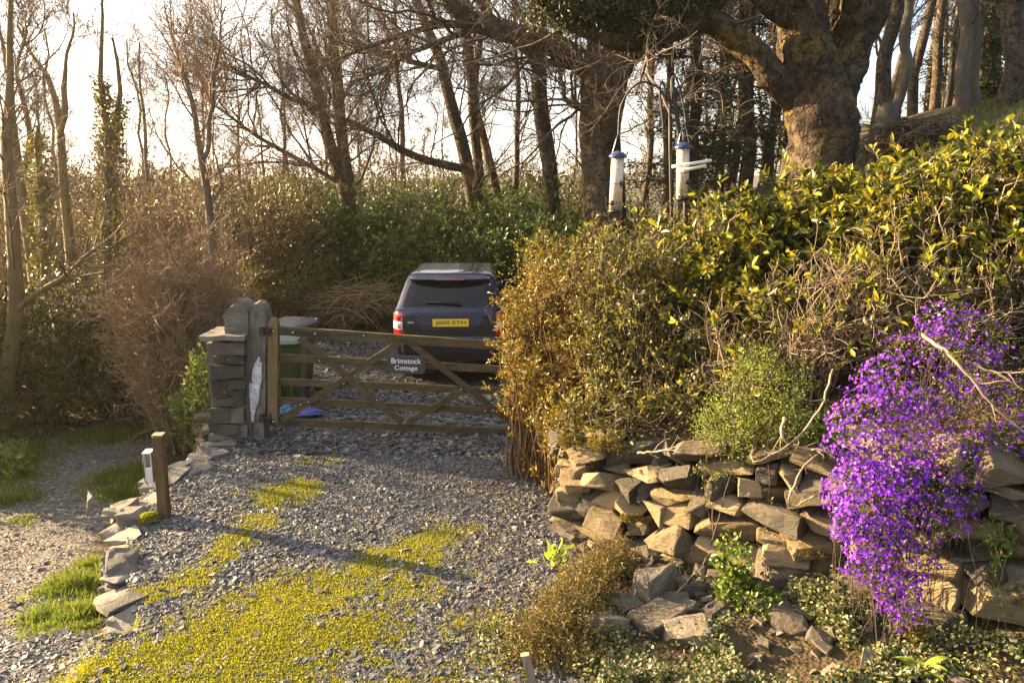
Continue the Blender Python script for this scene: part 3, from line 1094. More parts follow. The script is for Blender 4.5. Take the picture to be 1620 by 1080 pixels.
def add_text(mb, txt, width, height, M, off, depth=0.001):
    """text fitted to width x height in the local xz plane (facing -y), then turned by M and moved to off"""
    V, by = text_mesh(txt, 1.0, 0.0)
    w = V[:, 0].max() - V[:, 0].min()
    h = V[:, 1].max() - V[:, 1].min()
    V[:, 0] = (V[:, 0] - (V[:, 0].max() + V[:, 0].min()) / 2) * width / w
    V[:, 1] = (V[:, 1] - (V[:, 1].max() + V[:, 1].min()) / 2) * height / h
    W = np.stack([V[:, 0], np.full(len(V), -depth), V[:, 1]], -1)
    addbm(mb, (W @ np.array(M).T + np.array(off), by))


# ------------------------------------------------------------------ field gate
def build_gate():
    YL, YR = 8.16, 8.42
    xl, xr = 440, 826

    def G(x, y, dy=0.0):
        t = (x - 440) / (826 - 440)
        return px(x, y, YL + (YR - YL) * t + dy)

    t = thing('field_gate', 'five bar brown wooden gate closed across the gravel drive', 'gate', G(433, 672))

    def bar(mb, a, b, h, d):
        """a plank from a to b, h tall, d thick"""
        ax = norm(b - a)
        up = norm(np.array((0, 0, 1.0)) - ax * ax[2])
        out = np.cross(ax, up)
        V = []
        n = 9
        for i in range(n):
            c = a + (b - a) * i / (n - 1)
            for su, so in ((-1, -1), (1, -1), (1, 1), (-1, 1)):
                wob = 0.0025 * math.sin(i * 2.3 + su * 1.7 + a[2] * 31)
                V.append(c + up * (su * h / 2 + wob) + out * so * d / 2)
        F = []
        for i in range(n - 1):
            for k in range(4):
                F.append((i * 4 + k, (i + 1) * 4 + k, (i + 1) * 4 + (k + 1) % 4, i * 4 + (k + 1) % 4))
        F += [(0, 1, 2, 3), ((n - 1) * 4 + 3, (n - 1) * 4 + 2, (n - 1) * 4 + 1, (n - 1) * 4)]
        mb.add(V, F)
    # hanging stile with a weathered point
    a, b = G(433, 668), G(433, 512)
    c = (a + b) / 2
    mb = MB()
    w = 0.112
    hh = b[2] - a[2]
    V = []
    for z, s in ((a[2] - .0, 1), (a[2] + hh * .5, 1.0), (b[2], 1.0), (b[2] + .04, 0.86), (b[2] + 0.075, 0.35)):
        tt = (z - a[2]) / hh
        xx = a[0] + (b[0] - a[0]) * tt
        for sx, sy in ((-1, -1), (1, -1), (1, 1), (-1, 1)):
            V.append((xx + sx * w / 2 * s, c[1] + .0 + sy * .045 * s, z))
    F = []
    for i in range(4):
        for k in range(4):
            F.append((i * 4 + k, i * 4 + (k + 1) % 4, (i + 1) * 4 + (k + 1) % 4, (i + 1) * 4 + k))
    F += [(3, 2, 1, 0), (16, 17, 18, 19)]
    mb.add(V, F).build('hanging_stile', m_gatepost, t)
    for i, (yl, yr, h) in enumerate([(522.5, 549, .098), (565, 586, .082), (603, 620, .082), (633, 652, .078), (666.5, 683.5, .082)]):
        mb = MB()
        bar(mb, G(441 if i else 441, yl), G(xr, yr), h, .032 if i else .06)
        mb.build('top_rail' if i == 0 else 'rail', m_gate, t)
    for (p, q) in [((633, 541), (446, 664)), ((650, 543), (820, 677)), ((474, 534), (636, 668)), ((643, 669), (733, 617))]:
        mb = MB()
        bar(mb, G(*p, -.036), G(*q, -.036), .072, .026)
        mb.build('brace', m_gate, t)
    a, b = G(822, 690), G(822, 540)
    mb = MB()
    bar(mb, a, b, .085, .05)
    mb.build('closing_stile', m_gatepost, t)
    for yy, x1 in ((523, 520), (666, 470)):
        mb = MB()
        bar(mb, G(418, yy - 1, -.04), G(x1, yy + (x1 - 418) * .066, -.04), .045 if yy < 600 else .05, .012)
        for xb in (432, 463, 498) if yy < 600 else (432,):
            p = G(xb, yy + (xb - 418) * .066, -.052)
            addtubes(mb, [p + (0, .008, 0), p], [.012, .010], 8, 1, True)
        mb.build('hinge_strap', [m_iron, m_steel], t)
    # bolt heads on the joints
    for (x, y) in [(505, 570.5), (544, 607.5), (596, 633), (475, 640), (640, 668), (730, 616), (768, 650), (575, 531), (488, 636)]:
        p = G(x, y, -.056)
        mb = MB()
        addtubes(mb, [p + (0, .01, 0), p], [.009, .008], 8, 0, True)
        mb.build('bolt', m_steel, t)
    # slate name sign
    p = G(642.5, 576.5, -.075)
    k = ppm(8.25)
    w, h = 61 / k, 29.5 / k
    Mx = rotz(math.atan2(YR - YL, G(826, 600)[0] - G(440, 600)[0])) @ roty(R(2.6))
    bm = bmesh.new()
    rr = 0.035
    ring = []
    for sx, sz, c0 in ((1, 1, 0), (-1, 1, 90), (-1, -1, 180), (1, -1, 270)):
        for kk in range(5):
            an = R(c0 + kk * 22.5)
            ring.append((sx * (w / 2 - rr) + rr * math.cos(an), sz * (h / 2 - rr) + rr * math.sin(an)))
    fr = [bm.verts.new((x, -.006, z)) for x, z in ring]
    bk = [bm.verts.new((x, .006, z)) for x, z in ring]
    bm.faces.new(fr)
    bm.faces.new(bk[::-1])
    for i in range(len(ring)):
        j = (i + 1) % len(ring)
        bm.faces.new((fr[i], bk[i], bk[j], fr[j]))
    bmesh.ops.recalc_face_normals(bm, faces=bm.faces[:])
    mb = MB()
    addbm(mb, from_bm(bm, p, Mx))
    s = mb.build('name_sign', m_signslate, t)
    for word, ww, hh2, zz in (('Brimstock', .78, .30, .21), ('Cottage', .60, .34, -.22)):
        mb = MB()
        add_text(mb, word, w * ww, h * hh2, Mx, p + Mx @ np.array((0, -.0062, h * zz)))
        q = mb.build('lettering', m_white, None)
        q.parent = s


build_gate()


# ------------------------------------------------------------------ marker post with leaflet box
def build_post():
    b = pg(258, 822, 0)
    t = thing('marker_post', 'short square brown post in the gravel with a cream box on its side', 'post', b)
    mb = MB()
    addbm(mb, bevel_box(b + (0.0, .05, .345), (.084, .09, .80), rotz(.12) @ roty(.02), b=.006))
    mb.build('post', m_post, t)
    mb = MB()
    addbm(mb, bevel_box(b + (0.01, .05, .757), (.09, .096, .014), rotz(.12) @ roty(.02), b=.003))
    mb.build('post_cap', m_stake, t)
    bx = thing('leaflet_box', 'narrow cream metal box fixed to the side of the brown post', 'box', b + (-.085, .03, .34))
    c = b + np.array((-.082, .03, .475))
    M = rotz(.12)
    mb = MB()
    for off, s in [((0, .045, 0), (.058, .006, .27)), ((-.027, 0, 0), (.005, .088, .27)), ((.027, 0, 0), (.005, .088, .27)), ((0, 0, -.133), (.054, .086, .006)), ((0, -.043, -.06), (.05, .005, .14)), ((0, .0, .138), (.07, .11, .012))]:
        mb.add(*box(c + M @ np.array(off), s, M))
    mb.build('shell', m_cream, bx)
    mb = MB()
    addtubes(mb, [c + M @ np.array(q) for q in ((-.03, -.05, .10), (-.032, -.055, 0), (-.028, -.06, -.1), (-.01, -.05, -.15))], [.004] * 4, 6, caps=True)
    mb.build('cable', m_iron, bx)
    # moss clump by the post
    rng = np.random.default_rng(3)
    p0 = pg(236, 822, 0.02)
    n = 900
    d = rvec(rng, n)
    d[:, 2] = np.abs(d[:, 2])
    pos = p0 + d * np.array((.07, .06, .05))
    V, F = leaves(pos, d + rng.normal(0, .3, (n, 3)), rvec(rng, n), rng.uniform(.015, .03, n), .012)
    o = MB().add(V, F).build('sedum_clump', m_moss)
    tag(o, 'small yellow green cushion plant at the foot of the brown post', 'plant')


build_post()


# ------------------------------------------------------------------ car
m_carpaint = M_plain('dark_navy_car_paint', (0.006, 0.009, 0.032), 0.22, 0.0, 0.3)
m_carpaint.node_tree.nodes['Principled BSDF'].inputs['Coat Weight'].default_value = 0.55
m_carpaint.node_tree.nodes['Principled BSDF'].inputs['Coat Roughness'].default_value = 0.06
m_glass = M_plain('tinted_glass', (0.004, 0.004, 0.010), 0.06, 0.0, 0.35)
m_black = M_plain('black_plastic', (0.012, 0.012, 0.013), 0.45)
m_tyre = M_noise('tyre_rubber', [(0.3, (0.012, 0.012, 0.012)), (0.7, (0.03, 0.03, 0.03))], scale=20, bump=0.2, bdist=0.003)
m_rim = M_plain('alloy', (0.5, 0.5, 0.52), 0.3, 0.9)
m_redlens = M_plain('red_lens', (0.55, 0.02, 0.012), 0.15)
m_clearlens = M_plain('clear_lens', (0.62, 0.55, 0.55), 0.15)
m_pinklens = M_plain('pink_lens', (0.30, 0.08, 0.07), 0.15)
m_garnish = M_plain('satin_navy_trim', (0.035, 0.038, 0.065), 0.3, 0.3)
m_plate = M_plain('yellow_plate', (0.80, 0.52, 0.02), 0.4)
m_platetext = M_plain('black_lettering', (0.01, 0.01, 0.01), 0.5)


def build_car():
    loc = np.array((-0.91, 10.55, -0.05))
    t = thing('car', 'dark navy estate car parked behind the gate, seen from the rear', 'car', loc)
    A = rotz(R(1.0))

    def ring(w, r, f, c, z, off=0.0, n=7):
        w, r, f = w + off, r - off, f + off
        pts = []
        for cx, cy, a0 in ((w - c, r + c, -90), (w - c, f - c, 0), (-w + c, f - c, 90), (-w + c, r + c, 180)):
            for k in range(n):
                a = R(a0 + 90 * k / (n - 1))
                pts.append((cx + c * math.cos(a), cy + c * math.sin(a), z))
        return np.array(pts)

    LOW = [(.28, .74, .22, 4.55, .2), (.36, .86, .06, 4.68, .22), (.48, .92, .0, 4.76, .24), (.64, .945, -.01, 4.78, .24), (.70, .945, .0, 4.78, .24), (.715, .94, .05, 4.76, .22), (.90, .95, .055, 4.72, .22), (1.06, .94, .075, 4.62, .22), (1.13, .91, .10, 4.45, .2), (1.15, .86, .15, 4.3, .2)]
    TOP = [(1.13, .905, .10, 3.45, .16), (1.18, .885, .125, 3.35, .16), (1.40, .825, .24, 2.95, .16), (1.62, .755, .36, 2.5, .15), (1.70, .72, .42, 2.32, .15), (1.745, .68, .47, 2.22, .15), (1.77, .60, .58, 2.1, .15), (1.78, .40, .85, 1.9, .15)]

    LOW = [(q[0], q[1] * .89, *q[2:]) for q in LOW]
    zz = lambda z: 1.13 + (z - 1.13) * .78 if z > 1.13 else z
    TOP = [(zz(q[0]), q[1] * .89, *q[2:]) for q in TOP]

    def interp(tab, z):
        zs = [q[0] for q in tab]
        return [float(np.interp(z, zs, [q[k] for q in tab])) for k in range(1, 5)]

    def loft(tab, mat, name, z0=None, z1=None, closed=True, parent=t):
        rows = [ring(q[1], q[2], q[3], q[4], q[0]) for q in tab]
        n = len(rows[0])
        V = np.concatenate(rows)
        F = []
        for i in range(len(rows) - 1):
            for k in range(n):
                F.append((i * n + k, i * n + (k + 1) % n, (i + 1) * n + (k + 1) % n, (i + 1) * n + k))
        mb = MB()
        mb.add(V @ A.T + loc, F, 0, True)
        top = rows[-1]
        cv = np.concatenate([top, [[0, top[:, 1].mean(), top[0, 2]]]])
        mb.add(cv @ A.T + loc, [(k, (k + 1) % n, n) for k in range(n)], 0, True)
        return mb.build(name, mat, parent)
    loft(LOW, m_carpaint, 'body')
    loft(TOP, m_carpaint, 'cabin')

    def rear(tab, x, z, off):
        """a point on the rear surface (with its rounded corner) at x, z, pushed out by off"""
        w, r, f, c = interp(tab, z)
        ax = abs(x)
        y = r if ax < w - c else r + c - math.sqrt(max(c * c - (ax - (w - c)) ** 2, 0))
        return np.array((x, y - off, z))

    def patch(name, mat, tab, xs, zs, off, parent=t, thick=0.012):
        """a panel lying on the rear, xs a function of z giving both edges"""
        mb = MB()
        nx, nz = 14, len(zs)
        V = []
        for z in zs:
            x0, x1 = xs(z)
            for i in range(nx):
                V.append(rear(tab, x0 + (x1 - x0) * i / (nx - 1), z, off))
        nf = len(V)
        for v in list(V):
            V.append(v + np.array((0, thick, 0)))
        F = []
        for j in range(nz - 1):
            for i in range(nx - 1):
                a = j * nx + i
                F.append((a, a + 1, a + nx + 1, a + nx))
        rim = [i for i in range(nx)] + [j * nx + nx - 1 for j in range(1, nz)] + [(nz - 1) * nx + i for i in range(nx - 2, -1, -1)] + [j * nx for j in range(nz - 2, 0, -1)]
        for a, b in zip(rim, rim[1:] + rim[:1]):
            F.append((a, a + nf, b + nf, b))
        mb.add(np.array(V) @ A.T + loc, F, 0, False)
        o = mb.build(name, mat, parent if parent is not None else None)
        return o
    lin = lambda a, b, n: list(np.linspace(a, b, n))
    wz = lambda z: interp(TOP, z)[0]
    patch('rear_window', m_glass, TOP, lambda z: (-wz(z) + .10, wz(z) - .10), lin(zz(1.19), zz(1.60), 8), .006)
    # spoiler lip over the window
    mb = MB()
    V, F = [], []
    for i, x in enumerate(np.linspace(-.59, .59, 15)):
        e = 1 - (x / .59) ** 4
        for (dy, z) in ((.40, zz(1.705)), (.25 + .10 * (1 - e), zz(1.69)), (.24 + .10 * (1 - e), zz(1.665)), (.37, zz(1.64))):
            V.append((x, dy, z))
    for i in range(14):
        for k in range(4):
            F.append((i * 4 + k, (i + 1) * 4 + k, (i + 1) * 4 + (k + 1) % 4, i * 4 + (k + 1) % 4))
    mb.add(np.array(V) @ A.T + loc, F, 0, True)
    F2 = [(0, 1, 2, 3), (59, 58, 57, 56)]
    mb.add(np.array(V) @ A.T + loc, F2)
    sp = mb.build('spoiler', m_carpaint, t)
    mb = MB()
    V, F = box((0, .235, zz(1.677)), (.42, .02, .014))
    mb.add(V @ A.T + loc, F)
    mb.build('brake_light', m_pinklens, t)
    # wiper
    mb = MB()
    a = rear(TOP, -.34, zz(1.265), .03)
    b = rear(TOP, .17, zz(1.235), .035)
    addtubes(mb, np.array([a, (a + b) / 2 + (0, 0, .012), b]) @ A.T + loc, [.010, .016, .022], 6, caps=True)
    mb.build('wiper', m_black, t)
    # dark lower tailgate, plate surround, plate
    patch('tailgate_panel', m_black, LOW, lambda z: (-.66, .66), lin(.76, 1.045, 5), .006)
    patch('tailgate_trim', m_garnish, LOW, lambda z: (-.50 + .11 * (1.045 - z) / .20, .50 - .11 * (1.045 - z) / .20), lin(.845, 1.045, 4), .016)
    patch('tailgate_lip', m_carpaint, LOW, lambda z: (-.56, .56), lin(1.05, 1.085, 3), .03, thick=.03)
    mb = MB()
    c = rear(LOW, 0.02, .955, .045)
    addbm(mb, bevel_box(A @ c + loc, (.525, .012, .112), A @ rotx(R(-5)), b=.004))
    pl = mb.build('number_plate', m_plate, t)
    mb = MB()
    add_text(mb, 'J600 ETH', .44, .068, A @ rotx(R(-5)), A @ (c + np.array((0, -.0078, 0))) + loc)
    q = mb.build('lettering', m_platetext)
    q.parent = pl
    mb = MB()
    c = rear(LOW, -.56, .955, .012)
    addbm(mb, bevel_box(A @ c + loc, (.09, .01, .026), A, b=.004))
    mb.build('badge', m_steel, t)
    # lamps wrapped round the corners
    for s in (-1, 1):
        xs = (lambda z: (-.843, -.675)) if s < 0 else (lambda z: (.675, .843))
        lamp = patch('tail_light', m_redlens, LOW, xs, lin(.765, 1.075, 8), .010)
        for (z0, z1, mat, nm) in ((.85, .965, m_clearlens, 'clear_lens'), (.97, 1.07, m_pinklens, 'pink_lens')):
            xs2 = (lambda z: (-.842, -.685)) if s < 0 else (lambda z: (.685, .842))
            o = patch(nm, mat, LOW, xs2, lin(z0, z1, 4), .016, parent=None)
            o.parent = lamp
        for (zc, rad) in ((.905, .042), (1.02, .045)):
            c = rear(LOW, s * .725, zc, .026)
            mb = MB()
            th = np.linspace(0, 2 * math.pi, 17)[:-1]
            addtubes(mb, np.array([c, c + (0, .012, 0)]) @ A.T + loc, [rad, rad], 16, caps=True)
            o = mb.build('round_lamp', m_redlens if zc > 1 else m_clearlens)
            o.parent = lamp
    # bumper, lower valance, reflectors
    patch('bumper', m_bumper, LOW, lambda z: (-.80, .80), lin(.40, .69, 6), .012)
    patch('bumper_step', m_black, LOW, lambda z: (-.62, .62), lin(.60, .665, 3), .022)
    # side glass
    for s in (-1, 1):
        mb = MB()
        V = []
        ys = lin(.55, 2.55, 10)
        for z in (zz(1.20), zz(1.40), zz(1.60)):
            w = wz(z) + .004
            for y in ys:
                yy = y + (z - 1.2) * (-.5 if y > 2 else .25)
                V.append((s * w, yy, z))
        F = []
        for j in range(2):
            for i in range(9):
                a = j * 10 + i
                F.append((a, a + 1, a + 11, a + 10))
        mb.add(np.array(V) @ A.T + loc, F)
        mb.build('side_window', m_glass, t)
        mb = MB()
        c = np.array((s * .9, 3.05, 1.16))
        addbm(mb, bevel_box(A @ c + loc, (.2, .1, .14), A, b=.03))
        mb.build('door_mirror', m_carpaint, t)
    for y in (.92, 3.7):
        for s in (-1, 1):
            c = np.array((s * .71, y, .37))
            mb = MB()
            prof = [(.0, .25), (.24, .27), (.24, .36)]
            V, F = [], []
            n = 28
            pr = [(-.12, .24), (-.125, .33), (-.10, .37), (.10, .37), (.125, .33), (.12, .24)]
            for k in range(n):
                a = 2 * math.pi * k / n
                for xx, rr in pr:
                    V.append(c + (xx, rr * math.cos(a), rr * math.sin(a)))
            m_ = len(pr)
            for k in range(n):
                for i in range(m_ - 1):
                    F.append((k * m_ + i, ((k + 1) % n) * m_ + i, ((k + 1) % n) * m_ + i + 1, k * m_ + i + 1))
            mb.add(np.array(V) @ A.T + loc, F, 0, True)
            w_ = mb.build('wheel', m_tyre, t)
            mb = MB()
            addtubes(mb, np.array([c + (s * .08, 0, 0), c + (s * .10, 0, 0)]) @ A.T + loc, [.05, .05], 12, caps=True)
            for k in range(5):
                a = 2 * math.pi * k / 5
                d = np.array((0, math.cos(a), math.sin(a)))
                addtubes(mb, np.array([c + (s * .09, 0, 0), c + (s * .085, 0, 0) + d * .25]) @ A.T + loc, [.035, .028], 6)
            addtubes(mb, np.array([c + (s * .02, 0, 0), c + (s * .08, 0, 0)]) @ A.T + loc, [.245, .25], 24, caps=True)
            o = mb.build('rim', m_rim)
            o.parent = w_


m_bumper = M_plain('dark_bumper_plastic', (0.02, 0.02, 0.026), 0.35)
build_car()


# ------------------------------------------------------------------ bins and bags by the gate
def build_bin(name, label, base, yaw, m_body, m_lid, h=1.0):
    t = thing(name, label, 'bin', base)
    A = rotz(yaw)

    def P(V):
        return np.array(V) @ A.T + np.array(base)
    mb = MB()
    rows = [(.06, .21, .24), (.10, .22, .25), (.55, .255, .295), (.90, .275, .325), (.955, .29, .345), (.965, .29, .345)]
    V, F = [], []
    nn = 16
    for z, w, d in rows:
        for k in range(nn):
            a = 2 * math.pi * (k + .5) / nn
            ca, sa = math.cos(a), math.sin(a)
            q = 0.28
            V.append((w * np.sign(ca) * abs(ca) ** q, d * np.sign(sa) * abs(sa) ** q, z * h))
    for i in range(len(rows) - 1):
        for k in range(nn):
            F.append((i * nn + k, i * nn + (k + 1) % nn, (i + 1) * nn + (k + 1) % nn, (i + 1) * nn + k))
    mb.add(P(V), F, 0, False)
    for x in (-.14, 0, .14):
        mb.add(P(box((x, -.285, .5 * h), (.03, .05, .75 * h), rotx(-.095))[0]), box((0, 0, 0), (1, 1, 1))[1])
    mb.build('body', m_body, t)
    mb = MB()
    rows = [(.968, .305, .365), (.985, .31, .37), (1.02, .27, .33), (1.035, .18, .22)]
    V, F = [], []
    for z, w, d in rows:
        for k in range(nn):
            a = 2 * math.pi * (k + .5) / nn
            ca, sa = math.cos(a), math.sin(a)
            q = 0.28
            V.append((w * np.sign(ca) * abs(ca) ** q, d * np.sign(sa) * abs(sa) ** q, z * h + .02 * sa))
    for i in range(len(rows) - 1):
        for k in range(nn):
            F.append((i * nn + k, i * nn + (k + 1) % nn, (i + 1) * nn + (k + 1) % nn, (i + 1) * nn + k))
    F.append(tuple(range(3 * nn, 4 * nn)))
    mb2 = MB()
    mb2.add(P(V), F[:-1], 0, False)
    mb2.add(P(V), [F[-1]], 0, False)
    mb2.build('lid', m_lid, t)
    mb = MB()
    addtubes(mb, P([(-.24, .39, 1.0 * h), (-.24, .44, 1.0 * h), (.24, .44, 1.0 * h), (.24, .39, 1.0 * h)]), [.016] * 4, 8, caps=True)
    mb.build('handle', m_body, t)
    for s in (-1, 1):
        mb = MB()
        addtubes(mb, P([(s * .245, .27, .10), (s * .295, .27, .10)]), [.10, .10], 18, caps=True)
        mb.build('wheel', m_black, t)


m_bingreen = M_plain('green_bin_plastic', (0.045, 0.075, 0.016), 0.4)
m_binlid = M_plain('blue_green_lid_plastic', (0.035, 0.08, 0.06), 0.3)
m_bindark = M_plain('charcoal_bin_plastic', (0.03, 0.034, 0.03), 0.4)
m_bingrey = M_plain('grey_lid_plastic', (0.045, 0.045, 0.06), 0.3)
b = pg(468, 634, -.08)
build_bin('wheelie_bin', 'olive green wheelie bin just behind the gate, nearest the stile', (b[0], 9.5, -.08), R(6), m_bingreen, m_binlid, 1.0)
b = px(470, 600, 10.6)
build_bin('wheelie_bin', 'charcoal wheelie bin with grey lid standing behind the green bin', (b[0], 10.35, -.1), R(-14), m_bindark, m_bingrey, 1.04)


def build_bag(label, p, s, mat, seed):
    bm = bmesh.new()
    bmesh.ops.create_icosphere(bm, subdivisions=4, radius=1)
    for v in bm.verts:
        d = v.co.copy()
        q = mnoise.noise(d * 1.6 + Vector((seed, 0, 0))) * .35 + abs(mnoise.noise(d * 3.4 + Vector((0, seed, 0)))) * .3 + mnoise.noise(d * 8) * .06
        v.co = d * (1 + q)
        if v.co.z < -.6:
            v.co.z = -.6
        if d.z > .75:
            v.co.z += (d.z - .75) * 2.2
            v.co.x *= .7
            v.co.y *= .7
    mb = MB()
    V, by = from_bm(bm)
    addbm(mb, (V * np.array(s) + np.array(p) + np.array((0, 0, .6 * s[2])), by), 0, False)
    o = mb.build('sack', mat)
    tag(o, label, 'sack', 'sacks behind the gate')


m_bluebag = M_noise('blue_woven_plastic', [(0.3, (0.02, 0.035, 0.22)), (0.7, (0.04, 0.08, 0.42))], scale=8, rough=0.4, bump=0.3, bdist=0.01)
m_skybag = M_noise('pale_blue_plastic', [(0.3, (0.10, 0.30, 0.55)), (0.7, (0.25, 0.5, 0.75))], scale=6, rough=0.35, bump=0.3, bdist=0.01)
m_lilac = M_noise('lilac_blue_plastic', [(0.3, (0.05, 0.06, 0.25)), (0.7, (0.14, 0.16, 0.42))], scale=6, rough=0.4, bump=0.3, bdist=0.01)
for lab, q, s, m, sd_ in [('deep blue crumpled sack behind the gate stile', pg(432, 648, -.05), (.13, .12, .17), m_bluebag, 1.0), ('pale sky blue plastic sack among the darker ones', pg(450, 652, -.05), (.16, .12, .09), m_skybag, 4.0),
                          ('royal blue sack with a white tip, in front of the bins', pg(466, 645, -.05), (.15, .12, .15), m_bluebag, 7.0), ('flattened lilac blue sack lying on the gravel', pg(486, 655, -.05), (.17, .13, .05), m_lilac, 11.0)]:
    build_bag(lab, q, s, m, sd_)


# ------------------------------------------------------------------ trees
def interp_line(P, Rr, n):
    """smooth resampling of a polyline of points and radii"""
    P = np.asarray(P, float)
    Rr = np.asarray(Rr, float)
    d = np.concatenate([[0], np.cumsum(np.linalg.norm(np.diff(P, axis=0), axis=1))])
    s = np.linspace(0, d[-1], n)
    # Catmull-Rom
    out = np.empty((n, 3))
    for i, q in enumerate(s):
        k = min(max(np.searchsorted(d, q) - 1, 0), len(P) - 2)
        t = (q - d[k]) / max(d[k + 1] - d[k], 1e-9)
        p0, p1, p2, p3 = P[max(k - 1, 0)], P[k], P[k + 1], P[min(k + 2, len(P) - 1)]
        out[i] = 0.5 * (2 * p1 + (p2 - p0) * t + (2 * p0 - 5 * p1 + 4 * p2 - p3) * t * t + (3 * p1 - p0 - 3 * p2 + p3) * t ** 3)
    return out, np.interp(s, d, Rr)


def spawn(rng, P, Rr, m, tmin, length, ang, up=0.1, S=7, wig=0.22, rfac=0.6, grav=0.0, tmax=1.0, rlen=0.012):
    """m children on each of the polylines P (N,S,3)"""
    N, S0, _ = P.shape
    par = np.repeat(np.arange(N), m)
    t = rng.uniform(tmin, tmax, len(par))
    f = t * (S0 - 1)
    i = np.minimum(f.astype(int), S0 - 2)
    w = (f - i)[:, None]
    p0 = P[par, i] * (1 - w) + P[par, i + 1] * w
    tang = norm(P[par, i + 1] - P[par, i])
    r0 = Rr[par, i] * (1 - w[:, 0]) + Rr[par, i + 1] * w[:, 0]
    side = norm(np.cross(tang, rvec(rng, len(par))))
    a = rng.uniform(ang[0], ang[1], len(par))[:, None]
    d = norm(tang * np.cos(a) + side * np.sin(a) + np.array((0, 0, up)))
    ln = rng.uniform(length[0], length[1], len(par)) * (1 - 0.45 * t)
    pts = [p0]
    for k in range(S - 1):
        d = norm(d + rng.normal(0, wig, d.shape) + np.array((0, 0, up * 0.35 - grav)))
        pts.append(pts[-1] + d * (ln / (S - 1))[:, None])
    r = np.minimum(r0 * rfac, ln * rlen + 0.002)
    return np.stack(pts, 1), r[:, None] * np.linspace(1, 0.3, S)[None, :]


def stems_from_px(lines, rng=None, bend=0.0):
    out = []
    for ln in lines:
        Y = ln['Y']
        pts, rad = [], []
        for (a, b, w, *dy) in ln['p']:
            yy = Y + (dy[0] if dy else 0)
            pts.append(px(a, b, yy))
            rad.append(w / 2 / ppm(yy))
        P, Rr = interp_line(pts, rad, ln.get('n', 16))
        k = np.arange(len(P))
        ph = (lines[0]['p'][0][0] * 7.7) % 6.28
        P[:, 0] += .022 * np.sin(k * 1.3 + ph) + .03 * np.sin(k * .55 + 2 * ph)
        P[:, 1] += .03 * np.sin(k * .9 + ph)
        out.append((P, Rr))
    return out


def tree(name, label, stems, bark, twig, seed, spec, group=None, cat='tree', ivy=None, kk=10, rough=0.12, fine=False):
    rng = np.random.default_rng(seed)
    b = stems[0][0][0]
    t = thing(name, label, cat, b, group)
    mb = MB()
    for P, Rr in stems:
        if fine:
            L = np.linalg.norm(np.diff(P, axis=0), axis=1).sum()
            P, Rr = interp_line(P, Rr, int(L / .035))
        V, F = tubes(P, Rr, kk)
        if fine:
            S = len(P)
            ctr = np.repeat(P, kk, 0)
            out = norm(V - ctr)
            r_ = np.repeat(Rr, kk)
            dsp = np.empty(len(V))
            for i_, v in enumerate(V):
                a_ = Vector(v)
                f1 = mnoise.noise(Vector((a_.x * 2.2, a_.y * 2.2, a_.z * 1.1)))
                ph = mnoise.noise(Vector((a_.x * 5, a_.y * 5, a_.z * 2.2)))
                d_ = mnoise.voronoi(Vector((a_.x * 11 + ph * 1.2, a_.y * 11, a_.z * 5.5 + ph)))[0]
                crack = min((d_[1] - d_[0]) * 3.2, 1.0)
                dsp[i_] = .13 * f1 + .05 * ph + .075 * (crack - 1) + .02 * mnoise.noise(a_ * 19)
            V = V + out * (dsp * np.minimum(r_, .45))[:, None]
        elif rough:
            S = len(P)
            ctr = np.repeat(P, kk, 0)
            nz = np.array([mnoise.noise(Vector(v * np.array((1, 1, .5)) / max(Rr[0] * 1.2, .03))) + .5 * mnoise.noise(Vector(v / max(Rr[0] * .5, .02))) for v in V])
            V = ctr + (V - ctr) * (1 + rough * nz[:, None])
        mb.add(V, F, 0, True)
        mb.add(V[-kk:], [tuple(range(kk))])
    mb.build('trunk', bark, t)
    mb = MB()
    lv = [(P[None], Rr[None]) for P, Rr in stems]
    n0 = spec.get('n0', 16)
    cur = [spawn(rng, P, Rr, max(3, int(n0 * spec.get('share', [1] * 20)[i])), spec.get('t0', .3), spec['l0'], spec.get('a0', (R(30), R(70))), spec.get('up', .2), S=9, wig=spec.get('wig', .16)) for i, (P, Rr) in enumerate(lv)]
    P = np.concatenate([c[0] for c in cur])
    Rr = np.concatenate([c[1] for c in cur])
    addtubes(mb, P, Rr, 5)
    tips = [P]
    for j, (m, l, k) in enumerate(spec['sub']):
        P, Rr = spawn(rng, P, Rr, m, .15, l, (R(25), R(65)), spec.get('up', .2) * .8, S=6 if j == 0 else 5, wig=.2, rlen=spec.get('rlen', .010))
        Rr = np.maximum(Rr, spec.get('rmin', .0035))
        addtubes(mb, P, Rr, k)
        tips.append(P)
    mb.build('branches', twig, t)
    if ivy:
        n, r, mat, lo, hi, size = ivy
        pos, dd = [], []
        for P, Rr in stems:
            k = int(n / len(stems))
            f = rng.uniform(lo, hi, k) * (len(P) - 1)
            i = np.minimum(f.astype(int), len(P) - 2)
            q = P[i] + (P[i + 1] - P[i]) * (f - i)[:, None]
            d = rvec(rng, k) * np.array((1, 1, .6))
            clump = 0.6 + 0.8 * (np.sin(f * 2.1) * .5 + .5)
            pos.append(q + d * (Rr[i][:, None] + r * clump[:, None] * rng.random((k, 1)) ** .7))
            dd.append(d)
        pos, dd = np.concatenate(pos), np.concatenate(dd)
        V, F = leaves(pos, dd + rng.normal(0, .5, dd.shape), dd + np.array((0, 0, .6)) + rng.normal(0, .4, dd.shape), size * rng.uniform(.6, 1.2, len(pos)), size * .8)
        MB().add(V, F).build('ivy', mat, t)
    return t, tips


